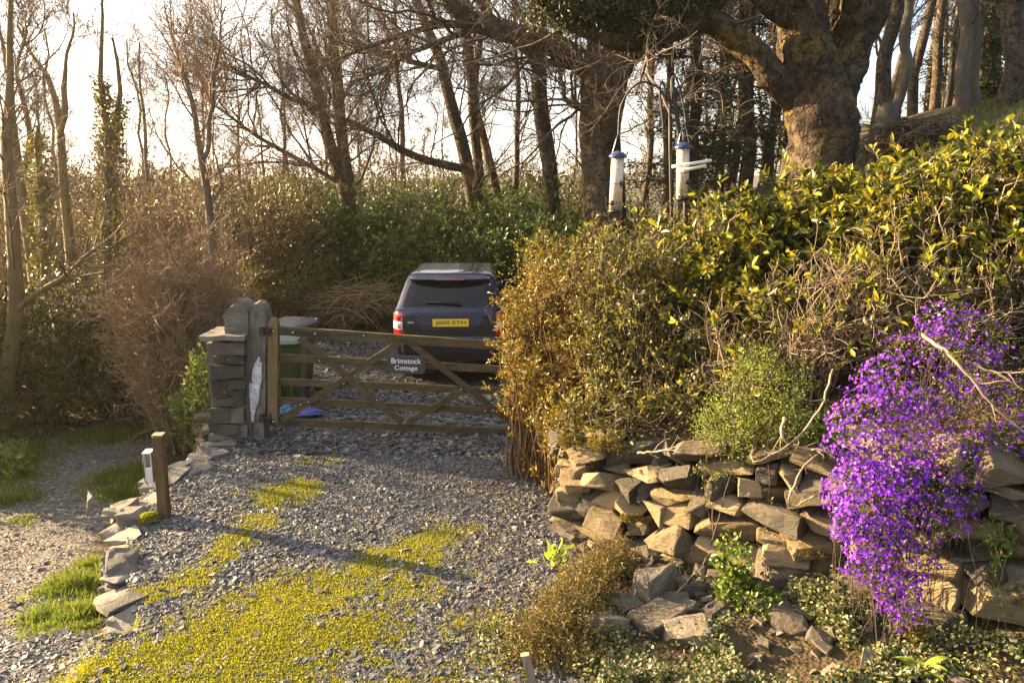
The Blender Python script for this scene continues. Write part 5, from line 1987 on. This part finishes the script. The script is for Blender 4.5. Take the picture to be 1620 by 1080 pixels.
def far_shrubs():
    g = 'rhododendrons behind the parking space'
    bush('rhododendron', 'green rhododendron just beyond the car, widest of the bank', [pblob(690, 415, 17, 90, 85, 1.3), pblob(755, 420, 16.5, 65, 105, 1.2), pblob(640, 430, 16.8, 60, 80, 1.0), pblob(715, 350, 17.2, 32, 34, .6), pblob(600, 345, 17.4, 30, 26, .6)], 30000, .11, .042, m_rhodo, 101, m_twig, 60, .02, ((5, (.4, 1.0)), (4, (.2, .5))), whorl=6, rmin=.005, shell=.55)
    bush('rhododendron', 'darker green rhododendron between the brown thicket and the car', [pblob(565, 405, 17.4, 70, 75, 1.3), pblob(520, 420, 17, 55, 70, 1.2), pblob(535, 345, 17.4, 30, 32, .7)], 22000, .11, .042, m_rhodo, 102, m_twig, 50, .02, ((5, (.4, 1.0)), (4, (.2, .5))), whorl=6, rmin=.005, shell=.55)
    bush('rhododendron', 'rhododendron behind the orange hedge under the thick straight trunk', [pblob(845, 390, 16, 70, 80, 1.2), pblob(900, 410, 15, 60, 80, 1.0), pblob(800, 370, 17.5, 60, 60, 1.0)], 24000, .11, .042, m_rhodo, 103, m_twig, 50, .02, ((5, (.4, 1.0)), (4, (.2, .5))), whorl=6, rmin=.005, shell=.55)
    bush('thicket', 'brown twiggy thicket between the pink shrub and the rhododendrons', [pblob(425, 390, 16, 70, 90, 1.4), pblob(390, 430, 15, 55, 60, 1.0), pblob(480, 360, 17, 55, 75, 1.2)], 16000, .09, .035, m_brownleaf, 104, m_twig, 110, .016, ((6, (.5, 1.2)), (6, (.2, .6))), rmin=.005, shell=.8)
    bush('thicket', 'loose greenish brown scrub at the foot of the twin trunk tree', [pblob(420, 460, 14.5, 60, 32, .8), pblob(365, 455, 13.5, 45, 40, .7), pblob(470, 440, 15.5, 60, 30, .8)], 9000, .07, .03, m_mixed, 105, m_bramble, 90, .01, ((5, (.3, .7)), (4, (.15, .4))), rmin=.004, shell=.8)
    # scrub filling the middle distance on the slope
    bush('scrub', 'pinkish far scrub glimpsed between the left trunks', [pblob(250, 360, 20, 120, 70, 2), pblob(120, 370, 22, 120, 70, 2), pblob(20, 380, 20, 80, 70, 2)], 16000, .11, .05, m_brownleaf, 106, m_twig_pink, 260, .02, ((6, (.6, 1.4)), (5, (.3, .7))), rmin=.006, shell=.9)
    bush('scrub', 'low brown scrub under the row of dark trunks', [pblob(650, 320, 21, 130, 35, 1.5), pblob(800, 320, 21, 110, 40, 1.5), pblob(960, 340, 20, 90, 60, 1.5), pblob(480, 310, 21, 90, 40, 1.5)], 14000, .10, .045, m_rhodo, 107, m_twig, 160, .018, ((6, (.5, 1.2)), (5, (.25, .6))), rmin=.006, shell=.9)
    bush('far_thicket', 'hazy far thicket closing the view at the foot of the sky', [pblob(a, 300 + 8 * math.sin(a * .05), 30 + 4 * math.sin(a * .031), 70, 46 + 12 * math.sin(a * .023), 2.2) for a in range(-80, 1010, 62)], 26000, .16, .07, m_brownleaf, 114, m_twig, 420, .025, ((6, (.8, 2.0)), (5, (.4, 1.0))), rmin=.008, shell=.9)
    # left: evergreen laurel and the pink shrub
    bush('laurel', 'large dark laurel arching over the far end of the path', [pblob(70, 560, 12, 120, 130, 1.3), pblob(150, 540, 12.6, 80, 110, 1.2), pblob(-60, 560, 11.5, 120, 140, 1.3)], 30000, .10, .042, m_laurel, 108, m_twig, 90, .025, ((5, (.4, 1.0)), (4, (.2, .5))), whorl=6, rmin=.004, shell=.6)
    bush('laurel', 'sparkling laurel with pale glinting leaves behind the boundary wall', [pblob(225, 590, 11.6, 48, 70, .7), pblob(200, 530, 12.3, 55, 60, .8)], 11000, .085, .036, m_laurel, 109, m_twig, 50, .015, ((5, (.3, .7)), (4, (.15, .4))), whorl=5, rmin=.004, shell=.7)
    bush('bare_shrub', 'dense pinkish brown leafless shrub behind the stone pier', [pblob(285, 520, 10.2, 75, 130, .9), pblob(250, 450, 10.6, 70, 80, .9), pblob(320, 440, 11, 60, 90, .9)], 2500, .05, .02, m_brownleaf, 110, m_twig_pink, 240, .013, ((8, (.4, 1.0)), (7, (.2, .5))), rmin=.0028, shell=.8, wig=.2)
    bush('ivy_clump', 'yellow green ivy on top of the rubble wall beside the pier', [pblob(318, 610, 8.9, 16, 50, .3), pblob(295, 640, 9.2, 25, 22, .3)], 2600, .05, .04, m_hebe, 111, m_twig, 20, .006, ((3, (.1, .3)),), cat='plant')
    bush('understorey', 'shaded woodland saplings lining the far path', [pblob(120, 640, 14, 150, 60, 1.5), pblob(200, 600, 16, 80, 80, 1.2), pblob(-40, 640, 13, 120, 60, 1.4)], 7000, .08, .035, m_laurel, 112, m_twig, 90, .03, ((4, (.4, .9)), (4, (.2, .5))), rmin=.004, shell=.9)
    bush('wildflower', 'pale green flowering clump on the path verge', [pblob(8, 735, 9.0, 28, 22, .3), pblob(12, 715, 9.5, 22, 14, .3)], 1800, .05, .03, m_hebe, 113, m_twig, 10, .004, ((3, (.1, .2)),), cat='plant')


far_shrubs()


def bramble_heap(name, label, blobs, n, mat, seed, r=(.004, .012), ln=(.5, 1.6)):
    rng = np.random.default_rng(seed)
    p, d = blob_points(rng, blobs, n, .8)
    n = len(p)
    a = rng.uniform(0, 2 * math.pi, n)
    dr = np.stack([np.cos(a), np.sin(a) * .6, rng.normal(0, .28, n)], -1)
    L = rng.uniform(*ln, n)
    t = np.linspace(-.5, .5, 7)
    P = p[:, None] + dr[:, None] * (t[None, :, None] * L[:, None, None])
    P[:, :, 2] -= (t[None] ** 2) * L[:, None] * rng.uniform(.2, 1.0, (n, 1))
    P += rng.normal(0, .02, P.shape)
    g = ground_z(P[:, :, 0], P[:, :, 1])
    P[:, :, 2] = np.maximum(P[:, :, 2], g + .01)
    mb = MB()
    addtubes(mb, P, rng.uniform(*r, (n, 1)) * np.ones((1, 7)), 4)
    o = mb.build(name, mat)
    tag(o, label, 'brush heap')
    return o


bramble_heap('brushwood_pile', 'sprawling heap of dry brown cut branches at the back of the drive', [pblob(555, 480, 15.2, 75, 30, .9), pblob(500, 475, 15.6, 50, 25, .7), pblob(600, 470, 15.8, 45, 22, .7)], 1500, m_bramble, 120)
bramble_heap('root_heap', 'dark matted mound of roots and twigs on the bank beside the stump', [pblob(1455, 225, 11.8, 75, 38, .7), pblob(1500, 240, 11.6, 50, 25, .6)], 1300, m_twig, 121, r=(.004, .01), ln=(.3, .9))


# ------------------------------------------------------------------ the hedge and the planting on the wall
def near_plants():
    bush('orange_hedge', 'orange tinged clipped hedge hiding the end of the gate', [pblob(860, 462, 6.9, 56, 72, .55), pblob(893, 570, 6.7, 44, 80, .42), pblob(910, 450, 6.9, 70, 62, .55), pblob(832, 486, 7.0, 34, 52, .4), pblob(898, 665, 6.3, 36, 55, .3), pblob(935, 560, 6.5, 50, 100, .45)],
         46000, .032, .017, m_privet, 201, m_twig_red, 210, .009, ((7, (.2, .5)), (6, (.08, .22))), shell=.45, clump=.8, loose=.8, rmin=.0018, wig=.25, spray=.92)
    bush('olive_shrub', 'small leaved olive shrub below the bird feeders', [pblob(985, 425, 6.5, 85, 78, .6), pblob(1050, 400, 6.5, 90, 72, .6), pblob(1000, 540, 6.1, 85, 90, .5), pblob(960, 640, 5.9, 70, 60, .4), pblob(1060, 620, 5.7, 70, 70, .4)],
         36000, .038, .019, m_mixed, 202, m_twig_sun, 170, .008, ((6, (.2, .5)), (5, (.08, .25))), shell=.5, clump=.9, loose=.8, rmin=.002, wig=.25, spray=.92)
    bush('glossy_shrub', 'yellow leaved shrub of glossy whorls in front of the massive trunk', [pblob(1150, 385, 6.3, 90, 58, .5), pblob(1240, 355, 6.2, 95, 62, .5), pblob(1300, 335, 6.1, 80, 55, .5), pblob(1190, 450, 5.9, 80, 55, .4)],
         8500, .092, .040, m_pieris, 203, m_twig_sun, 110, .010, ((4, (.2, .55)), (4, (.1, .3))), whorl=6, shell=.4, clump=.9, kind='oval', rmin=.0025, wig=.3)
    bush('glossy_shrub', 'yellow leaved glossy shrub climbing highest above the purple flowers', [pblob(1410, 335, 5.6, 95, 55, .45), pblob(1510, 300, 5.4, 100, 62, .5), pblob(1600, 285, 5.2, 80, 65, .45), pblob(1400, 385, 5.5, 80, 45, .35), pblob(1590, 370, 5.0, 60, 50, .3), pblob(1720, 290, 5.1, 90, 90, .45), pblob(1840, 300, 5.0, 90, 100, .45)],
         11500, .088, .038, m_pieris, 204, m_twig_sun, 150, .011, ((4, (.2, .6)), (4, (.1, .3))), whorl=6, shell=.4, clump=.9, kind='oval', rmin=.0025, wig=.3)
    bush('twiggy_shrub', 'tangle of bare pale twigs with few leaves above the purple flowers', [pblob(1300, 500, 5.3, 110, 100, .4), pblob(1420, 450, 5.1, 110, 90, .4), pblob(1560, 450, 4.9, 80, 85, .3), pblob(1180, 560, 5.5, 80, 90, .4), pblob(1700, 470, 4.8, 90, 100, .35), pblob(1830, 480, 4.7, 90, 100, .35)],
         2700, .075, .032, m_pieris, 205, m_twig_sun, 200, .0085, ((5, (.25, .6)), (4, (.1, .35))), whorl=5, shell=.9, kind='oval', rmin=.0022, wig=.4)
    bush('lime_shrub', 'soft lime green mounded shrub on top of the wall', [pblob(1210, 620, 5.0, 72, 58, .3), pblob(1150, 675, 5.0, 52, 45, .28), pblob(1240, 680, 4.9, 45, 45, .25), pblob(1200, 570, 5.1, 35, 28, .2)],
         17000, .020, .010, m_hebe, 206, m_twig, 60, .005, ((5, (.08, .2)), (4, (.04, .1))), shell=.5, clump=.5, loose=.7, rmin=.0014)
    bush('bronze_shrub', 'brown green wiry shrub at the drive edge before the wall', [pblob(890, 980, 4.3, 60, 60, .25), pblob(850, 1020, 4.1, 60, 55, .25), pblob(930, 930, 4.6, 55, 60, .25), pblob(900, 1050, 4.0, 75, 45, .25), pblob(975, 890, 4.9, 35, 35, .2)],
         30000, .017, .010, m_coton, 207, m_twig_red, 80, .004, ((7, (.12, .3)), (5, (.05, .14))), shell=.8, clump=.7, loose=.8, rmin=.0012, wig=.25)
    bush('weed', 'bright lime broad leaved weed at the wall corner', [pblob(866, 905, 5.1, 20, 18, .1), pblob(880, 882, 5.15, 12, 14, .08)], 70, .085, .055, M_leaf('bright_weed', [(0, (.22, .30, .02)), (1, (.34, .42, .04))], .5, .5), 208, m_hebe, 8, .003, ((2, (.03, .08)),), kind='oval', cat='plant')
    bush('ivy_clump', 'upright leafy green ivy growing up the middle of the wall', [pblob(1160, 890, 4.55, 26, 45, .14), pblob(1170, 935, 4.45, 40, 30, .16), pblob(1200, 950, 4.35, 40, 22, .16)], 1500, .034, .028, M_leaf('fresh_ivy', [(0, (.05, .09, .014)), (.6, (.11, .16, .02)), (1, (.24, .28, .04))], .35, .4), 209, m_twig, 16, .003, ((3, (.06, .15)),), cat='plant', kind='oval')
    bush('fern', 'small green fern rooted in the shaded wall', [pblob(1575, 845, 3.9, 26, 20, .1)], 260, .04, .016, M_leaf('fern_green', [(0, (.05, .09, .02)), (1, (.12, .18, .04))], .35, .5), 210, m_hebe, 8, .002, ((2, (.04, .08)),), cat='plant')
    bush('nettle', 'dark leafy plant on the wall top beside the lime shrub', [pblob(1310, 690, 4.7, 25, 25, .12)], 160, .06, .035, m_rhodo, 211, m_twig, 10, .003, ((2, (.05, .1)),), kind='oval', cat='plant')


near_plants()


def wall_moss():
    rng = np.random.default_rng(66)
    for (a, b, Y, ra, lab) in [(905, 700, 5.72, 26, 'golden moss cushion on the corner stones of the wall top'), (960, 705, 5.5, 30, 'long mossy pad creeping over the wall top under the olive shrub'), (1205, 780, 4.95, 16, 'small moss pad tucked between the middle wall stones'),
                               (1285, 870, 4.55, 34, 'brown moss cap draped over the lower stones by the flowers'), (1000, 820, 5.35, 18, 'dry moss tuft in a gap left of the leafy ivy'), (1450, 1000, 3.75, 22, 'golden moss on the slab below the flower tip')]:
        c = px(a, b, Y)
        r = ra / ppm(Y)
        n = 1500
        d = rvec(rng, n)
        d[:, 2] = np.abs(d[:, 2])
        pos = c + d * np.array((r, r * .8, r * .45)) * rng.uniform(.6, 1.0, (n, 1)) * (1 + .5 * fbm2(d[:, 0], d[:, 1], 3, 2))[:, None]
        V, F = leaves(pos, d + rng.normal(0, .5, (n, 3)), rvec(rng, n), rng.uniform(.012, .026, n), .007)
        o = MB().add(V, F).build('moss_cushion', m_drymoss)
        tag(o, lab, 'moss')


m_drymoss = M_leaf('dry_moss', [(0.0, (0.06, 0.045, 0.01)), (0.5, (0.15, 0.12, 0.016)), (1.0, (0.28, 0.22, 0.03))], 0.3, 0.7)
wall_moss()


def carpet():
    """the low leafy cover of the bank"""
    rng = np.random.default_rng(77)
    spots = [(1330, 990, 60, 45, .05, 2400), (1270, 1040, 90, 50, .05, 3000), (1180, 1000, 70, 50, .04, 1500), (1120, 1060, 90, 40, .05, 2200), (1330, 1060, 90, 40, .05, 3000), (1420, 1040, 60, 40, .04, 1400),
             (1000, 1050, 70, 40, .05, 1600), (1240, 940, 60, 30, .04, 1200), (1560, 1020, 90, 70, .04, 900), (960, 960, 60, 60, .03, 700), (1480, 1060, 60, 40, .04, 800), (780, 1060, 70, 40, .02, 500), (800, 960, 50, 50, .02, 300), (1080, 870, 60, 30, .03, 350)]
    pos = []
    for (a, b, ra, rb, h, n) in spots:
        n = int(n * 1.7)
        q = rng.normal(0, .55, (n, 2)) * (ra, rb)
        c = pg(a, b, .25)
        sc = c[1] / F_PX
        x = c[0] + q[:, 0] * sc
        y = c[1] + q[:, 1] * sc * -1.6
        z = ground_z(x, y) + rng.random(n) ** 1.3 * h * 2.2 * np.clip(1 + fbm2(x, y, 4, 2) * 2.6, .1, 3) + .008
        pos.append(np.stack([x, y, z], -1))
    pos = np.concatenate(pos)
    dW, _ = sdist(W_LINE, pos[:, 0], pos[:, 1])
    gap = fbm2(pos[:, 0], pos[:, 1], 2.6, 8)
    pos = pos[(dW < -.05) & (gap > -.28)]
    n = len(pos)
    d = np.stack([rng.normal(0, .8, n), rng.normal(0, .8, n), rng.uniform(.1, .8, n)], -1)
    V, F = leaves(pos, d, np.array((0, 0, 1.0)) + rng.normal(0, .5, (n, 3)), rng.uniform(.016, .034, n), rng.uniform(.012, .024, n), kind='oval')
    o = MB().add(V, F).build('ground_cover', m_carpet)
    o['kind'] = 'stuff'
    tag(o, 'pale edged small leaved ground cover over the bank below the wall', 'ground cover')


m_carpet = M_leaf('ground_cover_leaves', [(0.0, (0.03, 0.05, 0.012)), (0.4, (0.08, 0.10, 0.022)), (0.7, (0.17, 0.18, 0.06)), (0.9, (0.42, 0.39, 0.26)), (1.0, (0.26, 0.10, 0.04))], 0.3, 0.5)
carpet()

m_flower = M_leaf('purple_petals', [(0.0, (0.06, 0.006, 0.27)), (0.5, (0.135, 0.013, 0.45)), (0.8, (0.22, 0.03, 0.54)), (0.95, (0.36, 0.09, 0.62)), (1.0, (0.48, 0.26, 0.62))], 0.35, 0.6, spec=.2)
m_aubleaf = M_leaf('grey_green_leaves', [(0.0, (0.03, 0.035, 0.01)), (0.6, (0.08, 0.088, 0.02)), (1.0, (0.18, 0.18, 0.04))], 0.3, 0.6)


def flowers():
    rng = np.random.default_rng(88)
    blobs = [pblob(1470, 590, 4.35, 95, 62, .30), pblob(1400, 690, 4.15, 85, 85, .26), pblob(1420, 790, 4.0, 100, 95, .26), pblob(1375, 800, 4.0, 66, 85, .24), pblob(1400, 880, 3.9, 62, 65, .2), pblob(1425, 945, 3.82, 32, 45, .14), pblob(1545, 650, 4.2, 60, 70, .22), pblob(1490, 760, 4.0, 60, 75, .2), pblob(1530, 535, 4.45, 60, 42, .2), pblob(1590, 590, 4.3, 45, 60, .16), pblob(1600, 700, 4.1, 40, 40, .12), pblob(1500, 510, 4.5, 40, 30, .15)]
    t = thing('purple_flower_cushion', 'purple flowering cushion plant cascading over the stone wall', 'flowering plant', (blobs[2][0], blobs[2][1], blobs[2][2]))
    n = 15000
    p, d = blob_points(rng, blobs, n, .3, .3)
    V, F = leaves(p, d + np.array((0, 0, -.2)) + rng.normal(0, .6, p.shape), rvec(rng, len(p)), rng.uniform(.014, .03, len(p)), .008)
    mb = MB()
    mb.add(V, F)
    mb.build('foliage', m_aubleaf, t)
    P, Rr = bush_stems(rng, blobs, 140, .003, spread=.5)
    addtubes(MB(), P, Rr, 4).build('stems', m_twig, t)
    n = 12500
    p, d = blob_points(rng, blobs, n, .10, .35)
    hole = fbm2(p[:, 0] * 1.3 + p[:, 1], p[:, 2] * 1.3, 4.5, 6)
    p, d = p[hole > -.26], d[hole > -.26]
    # thin the shaded right side, as the plant does
    cx = 810 + p[:, 0] / p[:, 1] * F_PX * .985
    dens = np.interp(cx, [1300, 1420, 1500, 1600], [1, 1, .6, .3])
    k = rng.random(len(p)) < dens
    p, d = p[k], d[k]
    ax = norm(d + np.array((-.15, -.2, .25)) + rng.normal(0, .35, d.shape))
    side = norm(np.cross(ax, rvec(rng, len(p))))
    oth = np.cross(ax, side)
    s = rng.uniform(.0055, .0108, len(p))
    Vs, Fs = [], []
    for q in range(4):
        an = q * math.pi / 2
        dr = side * math.cos(an) + oth * math.sin(an) + ax * .25
        V, F = leaves(p + d * .012, dr, ax, s * 1.25, s * 1.15, fold=.1, kind='oval')
        Vs.append(V.reshape(len(p), 6, 3))
    V = np.stack(Vs, 1)          # flower, petal, vertex
    # petals share the centre vertex so that a flower is one piece with one shade
    N = len(p)
    cen = (p + d * .012)[:, None]
    W = np.concatenate([cen, V[:, :, 1:, :].reshape(N, 20, 3)], 1)
    F = []
    for q in range(4):
        o = 1 + q * 5
        F += [(0, o + 2, o + 1, o), (0, o + 4, o + 3, o + 2)]
    F = (np.arange(N)[:, None, None] * 21 + np.array(F)[None]).reshape(-1, 4)
    MB().add(W.reshape(-1, 3), F).build('flowers', m_flower, t)


flowers()


def sticks():
    data = [('pale curved branch looping down over the wall top', [(1318, 585, 4.7), (1300, 640, 4.55), (1265, 690, 4.5), (1225, 718, 4.45), (1190, 732, 4.45), (1188, 720, 4.5), (1195, 708, 4.6)], .0085),
            ('grey bent branch springing out beside the flowers', [(1460, 530, 4.3), (1500, 560, 4.05), (1540, 605, 3.95), (1580, 650, 3.9), (1640, 700, 3.85)], .011),
            ('forked pale branch crossing the right edge of the flowers', [(1540, 575, 4.0), (1560, 585, 3.95), (1600, 590, 3.9), (1650, 585, 3.85)], .008),
            ('thin bare branch dangling in a hook over the wall face', [(1310, 708, 4.5), (1280, 730, 4.35), (1255, 770, 4.3), (1248, 795, 4.3), (1262, 800, 4.3), (1300, 775, 4.25)], .008),
            ('knotted pale root lying along the wall top', [(1240, 660, 4.6), (1238, 690, 4.5), (1260, 708, 4.5), (1300, 712, 4.45), (1320, 725, 4.4)], .011),
            ('long low stick resting on the wall stones', [(1010, 716, 5.3), (1050, 712, 5.15), (1090, 700, 5.1), (1120, 690, 5.15)], .009),
            ('dark twig fallen among the rubble', [(1055, 955, 4.5), (1090, 915, 4.6), (1118, 895, 4.75)], .007),
            ('mossy horizontal branch poking from the shrub top', [(1560, 278, 5.0), (1590, 285, 4.9), (1640, 292, 4.85)], .012),
            ('upright bare stem threading through the glossy shrub', [(1475, 560, 5.0), (1488, 480, 5.0), (1500, 400, 4.95), (1480, 330, 5.0)], .009),
            ('long straight stem leaning through the dark gap in the hedge', [(1160, 660, 5.4), (1150, 600, 5.3), (1132, 520, 5.3), (1120, 480, 5.4)], .008)]
    for lab, pts, r in data:
        P, Rr = interp_line([px(*q) for q in pts], np.linspace(r, r * .55, len(pts)), 18)
        rng = np.random.default_rng(len(lab))
        P = P + rng.normal(0, .004, P.shape)
        mb = MB()
        addtubes(mb, P, Rr, 7, caps=True)
        c, cr = spawn(rng, P[None], Rr[None], 9, .15, (.06, .26), (R(25), R(60)), .05, S=6)
        addtubes(mb, c, cr, 4)
        o = mb.build('bare_branch', m_dead)
        tag(o, lab, 'branch')


sticks()


def rosette():
    rng = np.random.default_rng(9)
    c = None
    for Y in np.arange(2.8, 5, .02):
        p = px(1455, 1062, Y)
        if p[2] <= gz(p[0], p[1]) + .02:
            c = p
            break
    mb = MB()
    for k in range(14):
        a = rng.uniform(0, 6.28)
        e = rng.uniform(.25, 1.0)
        L = rng.uniform(.14, .24)
        rows = []
        d = np.array((math.cos(a), math.sin(a), 0))
        sd = np.array((-math.sin(a), math.cos(a), 0))
        for t in np.linspace(0, 1, 7):
            q = c + d * L * t * math.cos(e) + np.array((0, 0, 1)) * (L * t * math.sin(e) * 1.1 - .12 * t * t)
            w = .022 * math.sin(math.pi * min(t * .85 + .12, 1)) + .002
            rows += [q - sd * w, q - np.array((0, 0, .006)), q + sd * w]
        F = []
        for i in range(6):
            for j in range(2):
                F.append((i * 3 + j, i * 3 + j + 1, i * 3 + j + 4, i * 3 + j + 3))
        mb.add(rows, F, 0, True)
    o = mb.build('leaf_rosette', M_leaf('rosette_leaf', [(0, (.12, .17, .02)), (1, (.26, .32, .04))], .45, .45))
    tag(o, 'bright green rosette of long pointed leaves below the purple flowers', 'plant')
    # stake
    b = px(838, 1075, 3.75)
    mb = MB()
    b[2] = gz(b[0], b[1])
    addbm(mb, bevel_box((b[0], b[1], b[2] + .08), (.05, .035, .28), roty(-.2), wob=.008, seed=2, cuts=3))
    o = mb.build('stake', m_stake)
    tag(o, 'split grey wooden stake leaning under the wiry shrub', 'stake')


rosette()


# ------------------------------------------------------------------ bird feeders
m_bluecap = M_plain('blue_feeder_cap', (0.02, 0.03, 0.09), 0.3)
m_seed = M_noise('seed_in_clear_tube', [(0.3, (0.30, 0.20, 0.12)), (0.5, (0.55, 0.43, 0.33)), (0.75, (0.78, 0.70, 0.60))], scale=70, rough=0.25, bump=0.15, bdist=0.004, spec=.6)
m_feedblack = M_plain('black_feeder_port', (0.015, 0.015, 0.015), 0.35)


def feeder(label, top, bot, w, port_z, strut):
    top, bot = np.array(top), np.array(bot)
    ax = norm(top - bot)
    L = np.linalg.norm(top - bot)
    t = thing('bird_feeder', label, 'bird feeder', bot)
    r = w / 2

    def at(f):
        return bot + ax * L * f
    mb = MB()
    addtubes(mb, [at(.06), at(.90)], [r, r], 20, caps=True)
    mb.build('tube', m_seed, t)
    mb = MB()
    P = [at(.885), at(.90), at(.93), at(.96), at(.985), at(1.0)]
    addtubes(mb, P, [r * 1.38, r * 1.42, r * 1.3, r * .95, r * .5, r * .05], 20)
    mb.build('cap', m_bluecap, t)
    mb = MB()
    addtubes(mb, [at(0), at(.02), at(.07)], [r * .9, r * 1.12, r * 1.08], 20, caps=True)
    mb.build('base', m_feedblack, t)
    mb = MB()
    addtubes(mb, [at(.47), at(.478)], [r * 1.03, r * 1.03], 20, caps=True)
    mb.build('band', m_feedblack, t)
    for f, sx in port_z:
        mb = MB()
        c = at(f) + np.array((sx * r * .75, -r * .7, 0))
        n = norm(np.array((sx, -1.0, 0)))
        addtubes(mb, [c - n * .02, c + n * .012], [.026, .022], 12, caps=True)
        addtubes(mb, [c + np.array((0, 0, -.035)), c + n * .055 + np.array((0, 0, -.035))], [.004, .004], 6, caps=True)
        mb.build('port', m_feedblack, t)
    mb = MB()
    e = at(1.0)
    a0, a1 = at(.90) + (-r, 0, 0), at(.90) + (r, 0, 0)
    addtubes(mb, [a0, e + (-.03, 0, .06), e + (0, 0, strut), e + (.03, 0, .06), a1], [.0022] * 5, 5)
    mb.build('hanger', m_steel, t)
    return t


YF = 6.6
feeder('seed feeder with blue cap hanging to the left of the iron pole', px(978, 238, YF), px(973, 338, YF), .112, ((.17, .35), (.17, -.9), (.48, .9)), .16)
f2 = feeder('seed feeder with pale perch rods hanging nearest the iron pole', px(1081, 224, YF), px(1079, 318, YF), .108, ((.32, .9), (.1, -.4)), .18)
mb = MB()
for (p, q) in (((1063, 264), (1125, 254)), ((1078, 270), (1117, 262))):
    addtubes(mb, [px(*p, YF - .07), px(*q, YF - .07)], [.014, .014], 8, caps=True)
mb.build('perch_rods', M_plain('pale_perch_wood', (0.75, 0.68, 0.58), 0.5), f2)


def feeder_pole():
    Y = YF + .05
    b = px(1088, 380, Y)
    b[2] = gz(b[0], b[1])
    t = thing('feeder_pole', 'black iron pole with curled hooks holding the bird feeders', 'pole', b)
    mb = MB()
    addtubes(mb, [b, px(1085, 330, Y), px(1076, 220, Y), px(1066, 150, Y), px(1063, 125, Y)], [.022, .021, .02, .019, .016], 8, caps=True)
    addtubes(mb, [b + (-.05, 0, 0), px(1062, 330, Y), px(1060, 230, Y), px(1060, 165, Y)], [.014] * 4, 8, caps=True)
    mb.build('pole', m_iron, t)
    arms = [[(1060, 170), (1052, 140), (1046, 128), (1044, 145), (1047, 175), (1050, 205)], [(1064, 165), (1062, 130), (1067, 120), (1074, 135), (1082, 170), (1085, 196), (1079, 200), (1076, 225)],
            [(1075, 145), (1085, 125), (1105, 117), (1128, 130), (1142, 152), (1145, 180), (1152, 190), (1160, 185), (1159, 172)], [(1056, 160), (1040, 138), (1015, 130), (995, 145), (982, 170), (979, 200), (978, 216)], [(1078, 205), (1090, 192), (1105, 192), (1117, 200), (1123, 212)]]
    for a in arms:
        P, Rr = interp_line([px(*q, Y) for q in a], [.009] * len(a), 24)
        mb = MB()
        addtubes(mb, P, Rr, 6, caps=True)
        mb.build('hook', m_iron, t)


feeder_pole()

# ------------------------------------------------------------------ off to the left, where the light comes from: an added, unseen bush that shades the drive
def wings():
    bush('shading_bush', 'unseen dark bush added left of the path to shade the drive', [(-8.4, 9.4, .5, 1.0, 1.1, 1.9), (-8.9, 10.5, .7, 1.1, 1.2, 1.9), (-9.6, 11.5, .7, 1.2, 1.2, 1.9)], 34000, .075, .04, m_laurel, 301, m_twig, 60, .02, whorl=5, shell=.7)


wings()


# ------------------------------------------------------------------ haze
def haze():
    m, n, l, b = new_mat('haze_air')
    n.remove(b)
    v = n.new('ShaderNodeVolumePrincipled')
    v.inputs['Density'].default_value = HAZE
    v.inputs['Color'].default_value = (1.0, 0.89, 0.70, 1)
    v.inputs['Anisotropy'].default_value = 0.72
    l.new(v.outputs[0], n['Material Output'].inputs['Volume'])
    mb = MB()
    mb.add(*box((0, 0, 0.5), (1900, 1900, 43)))
    o = mb.build('haze', m)
    o['kind'] = 'stuff'
    tag(o, 'thin golden evening haze in the air', 'haze')


HAZE = 0.0007
if HAZE:
    haze()
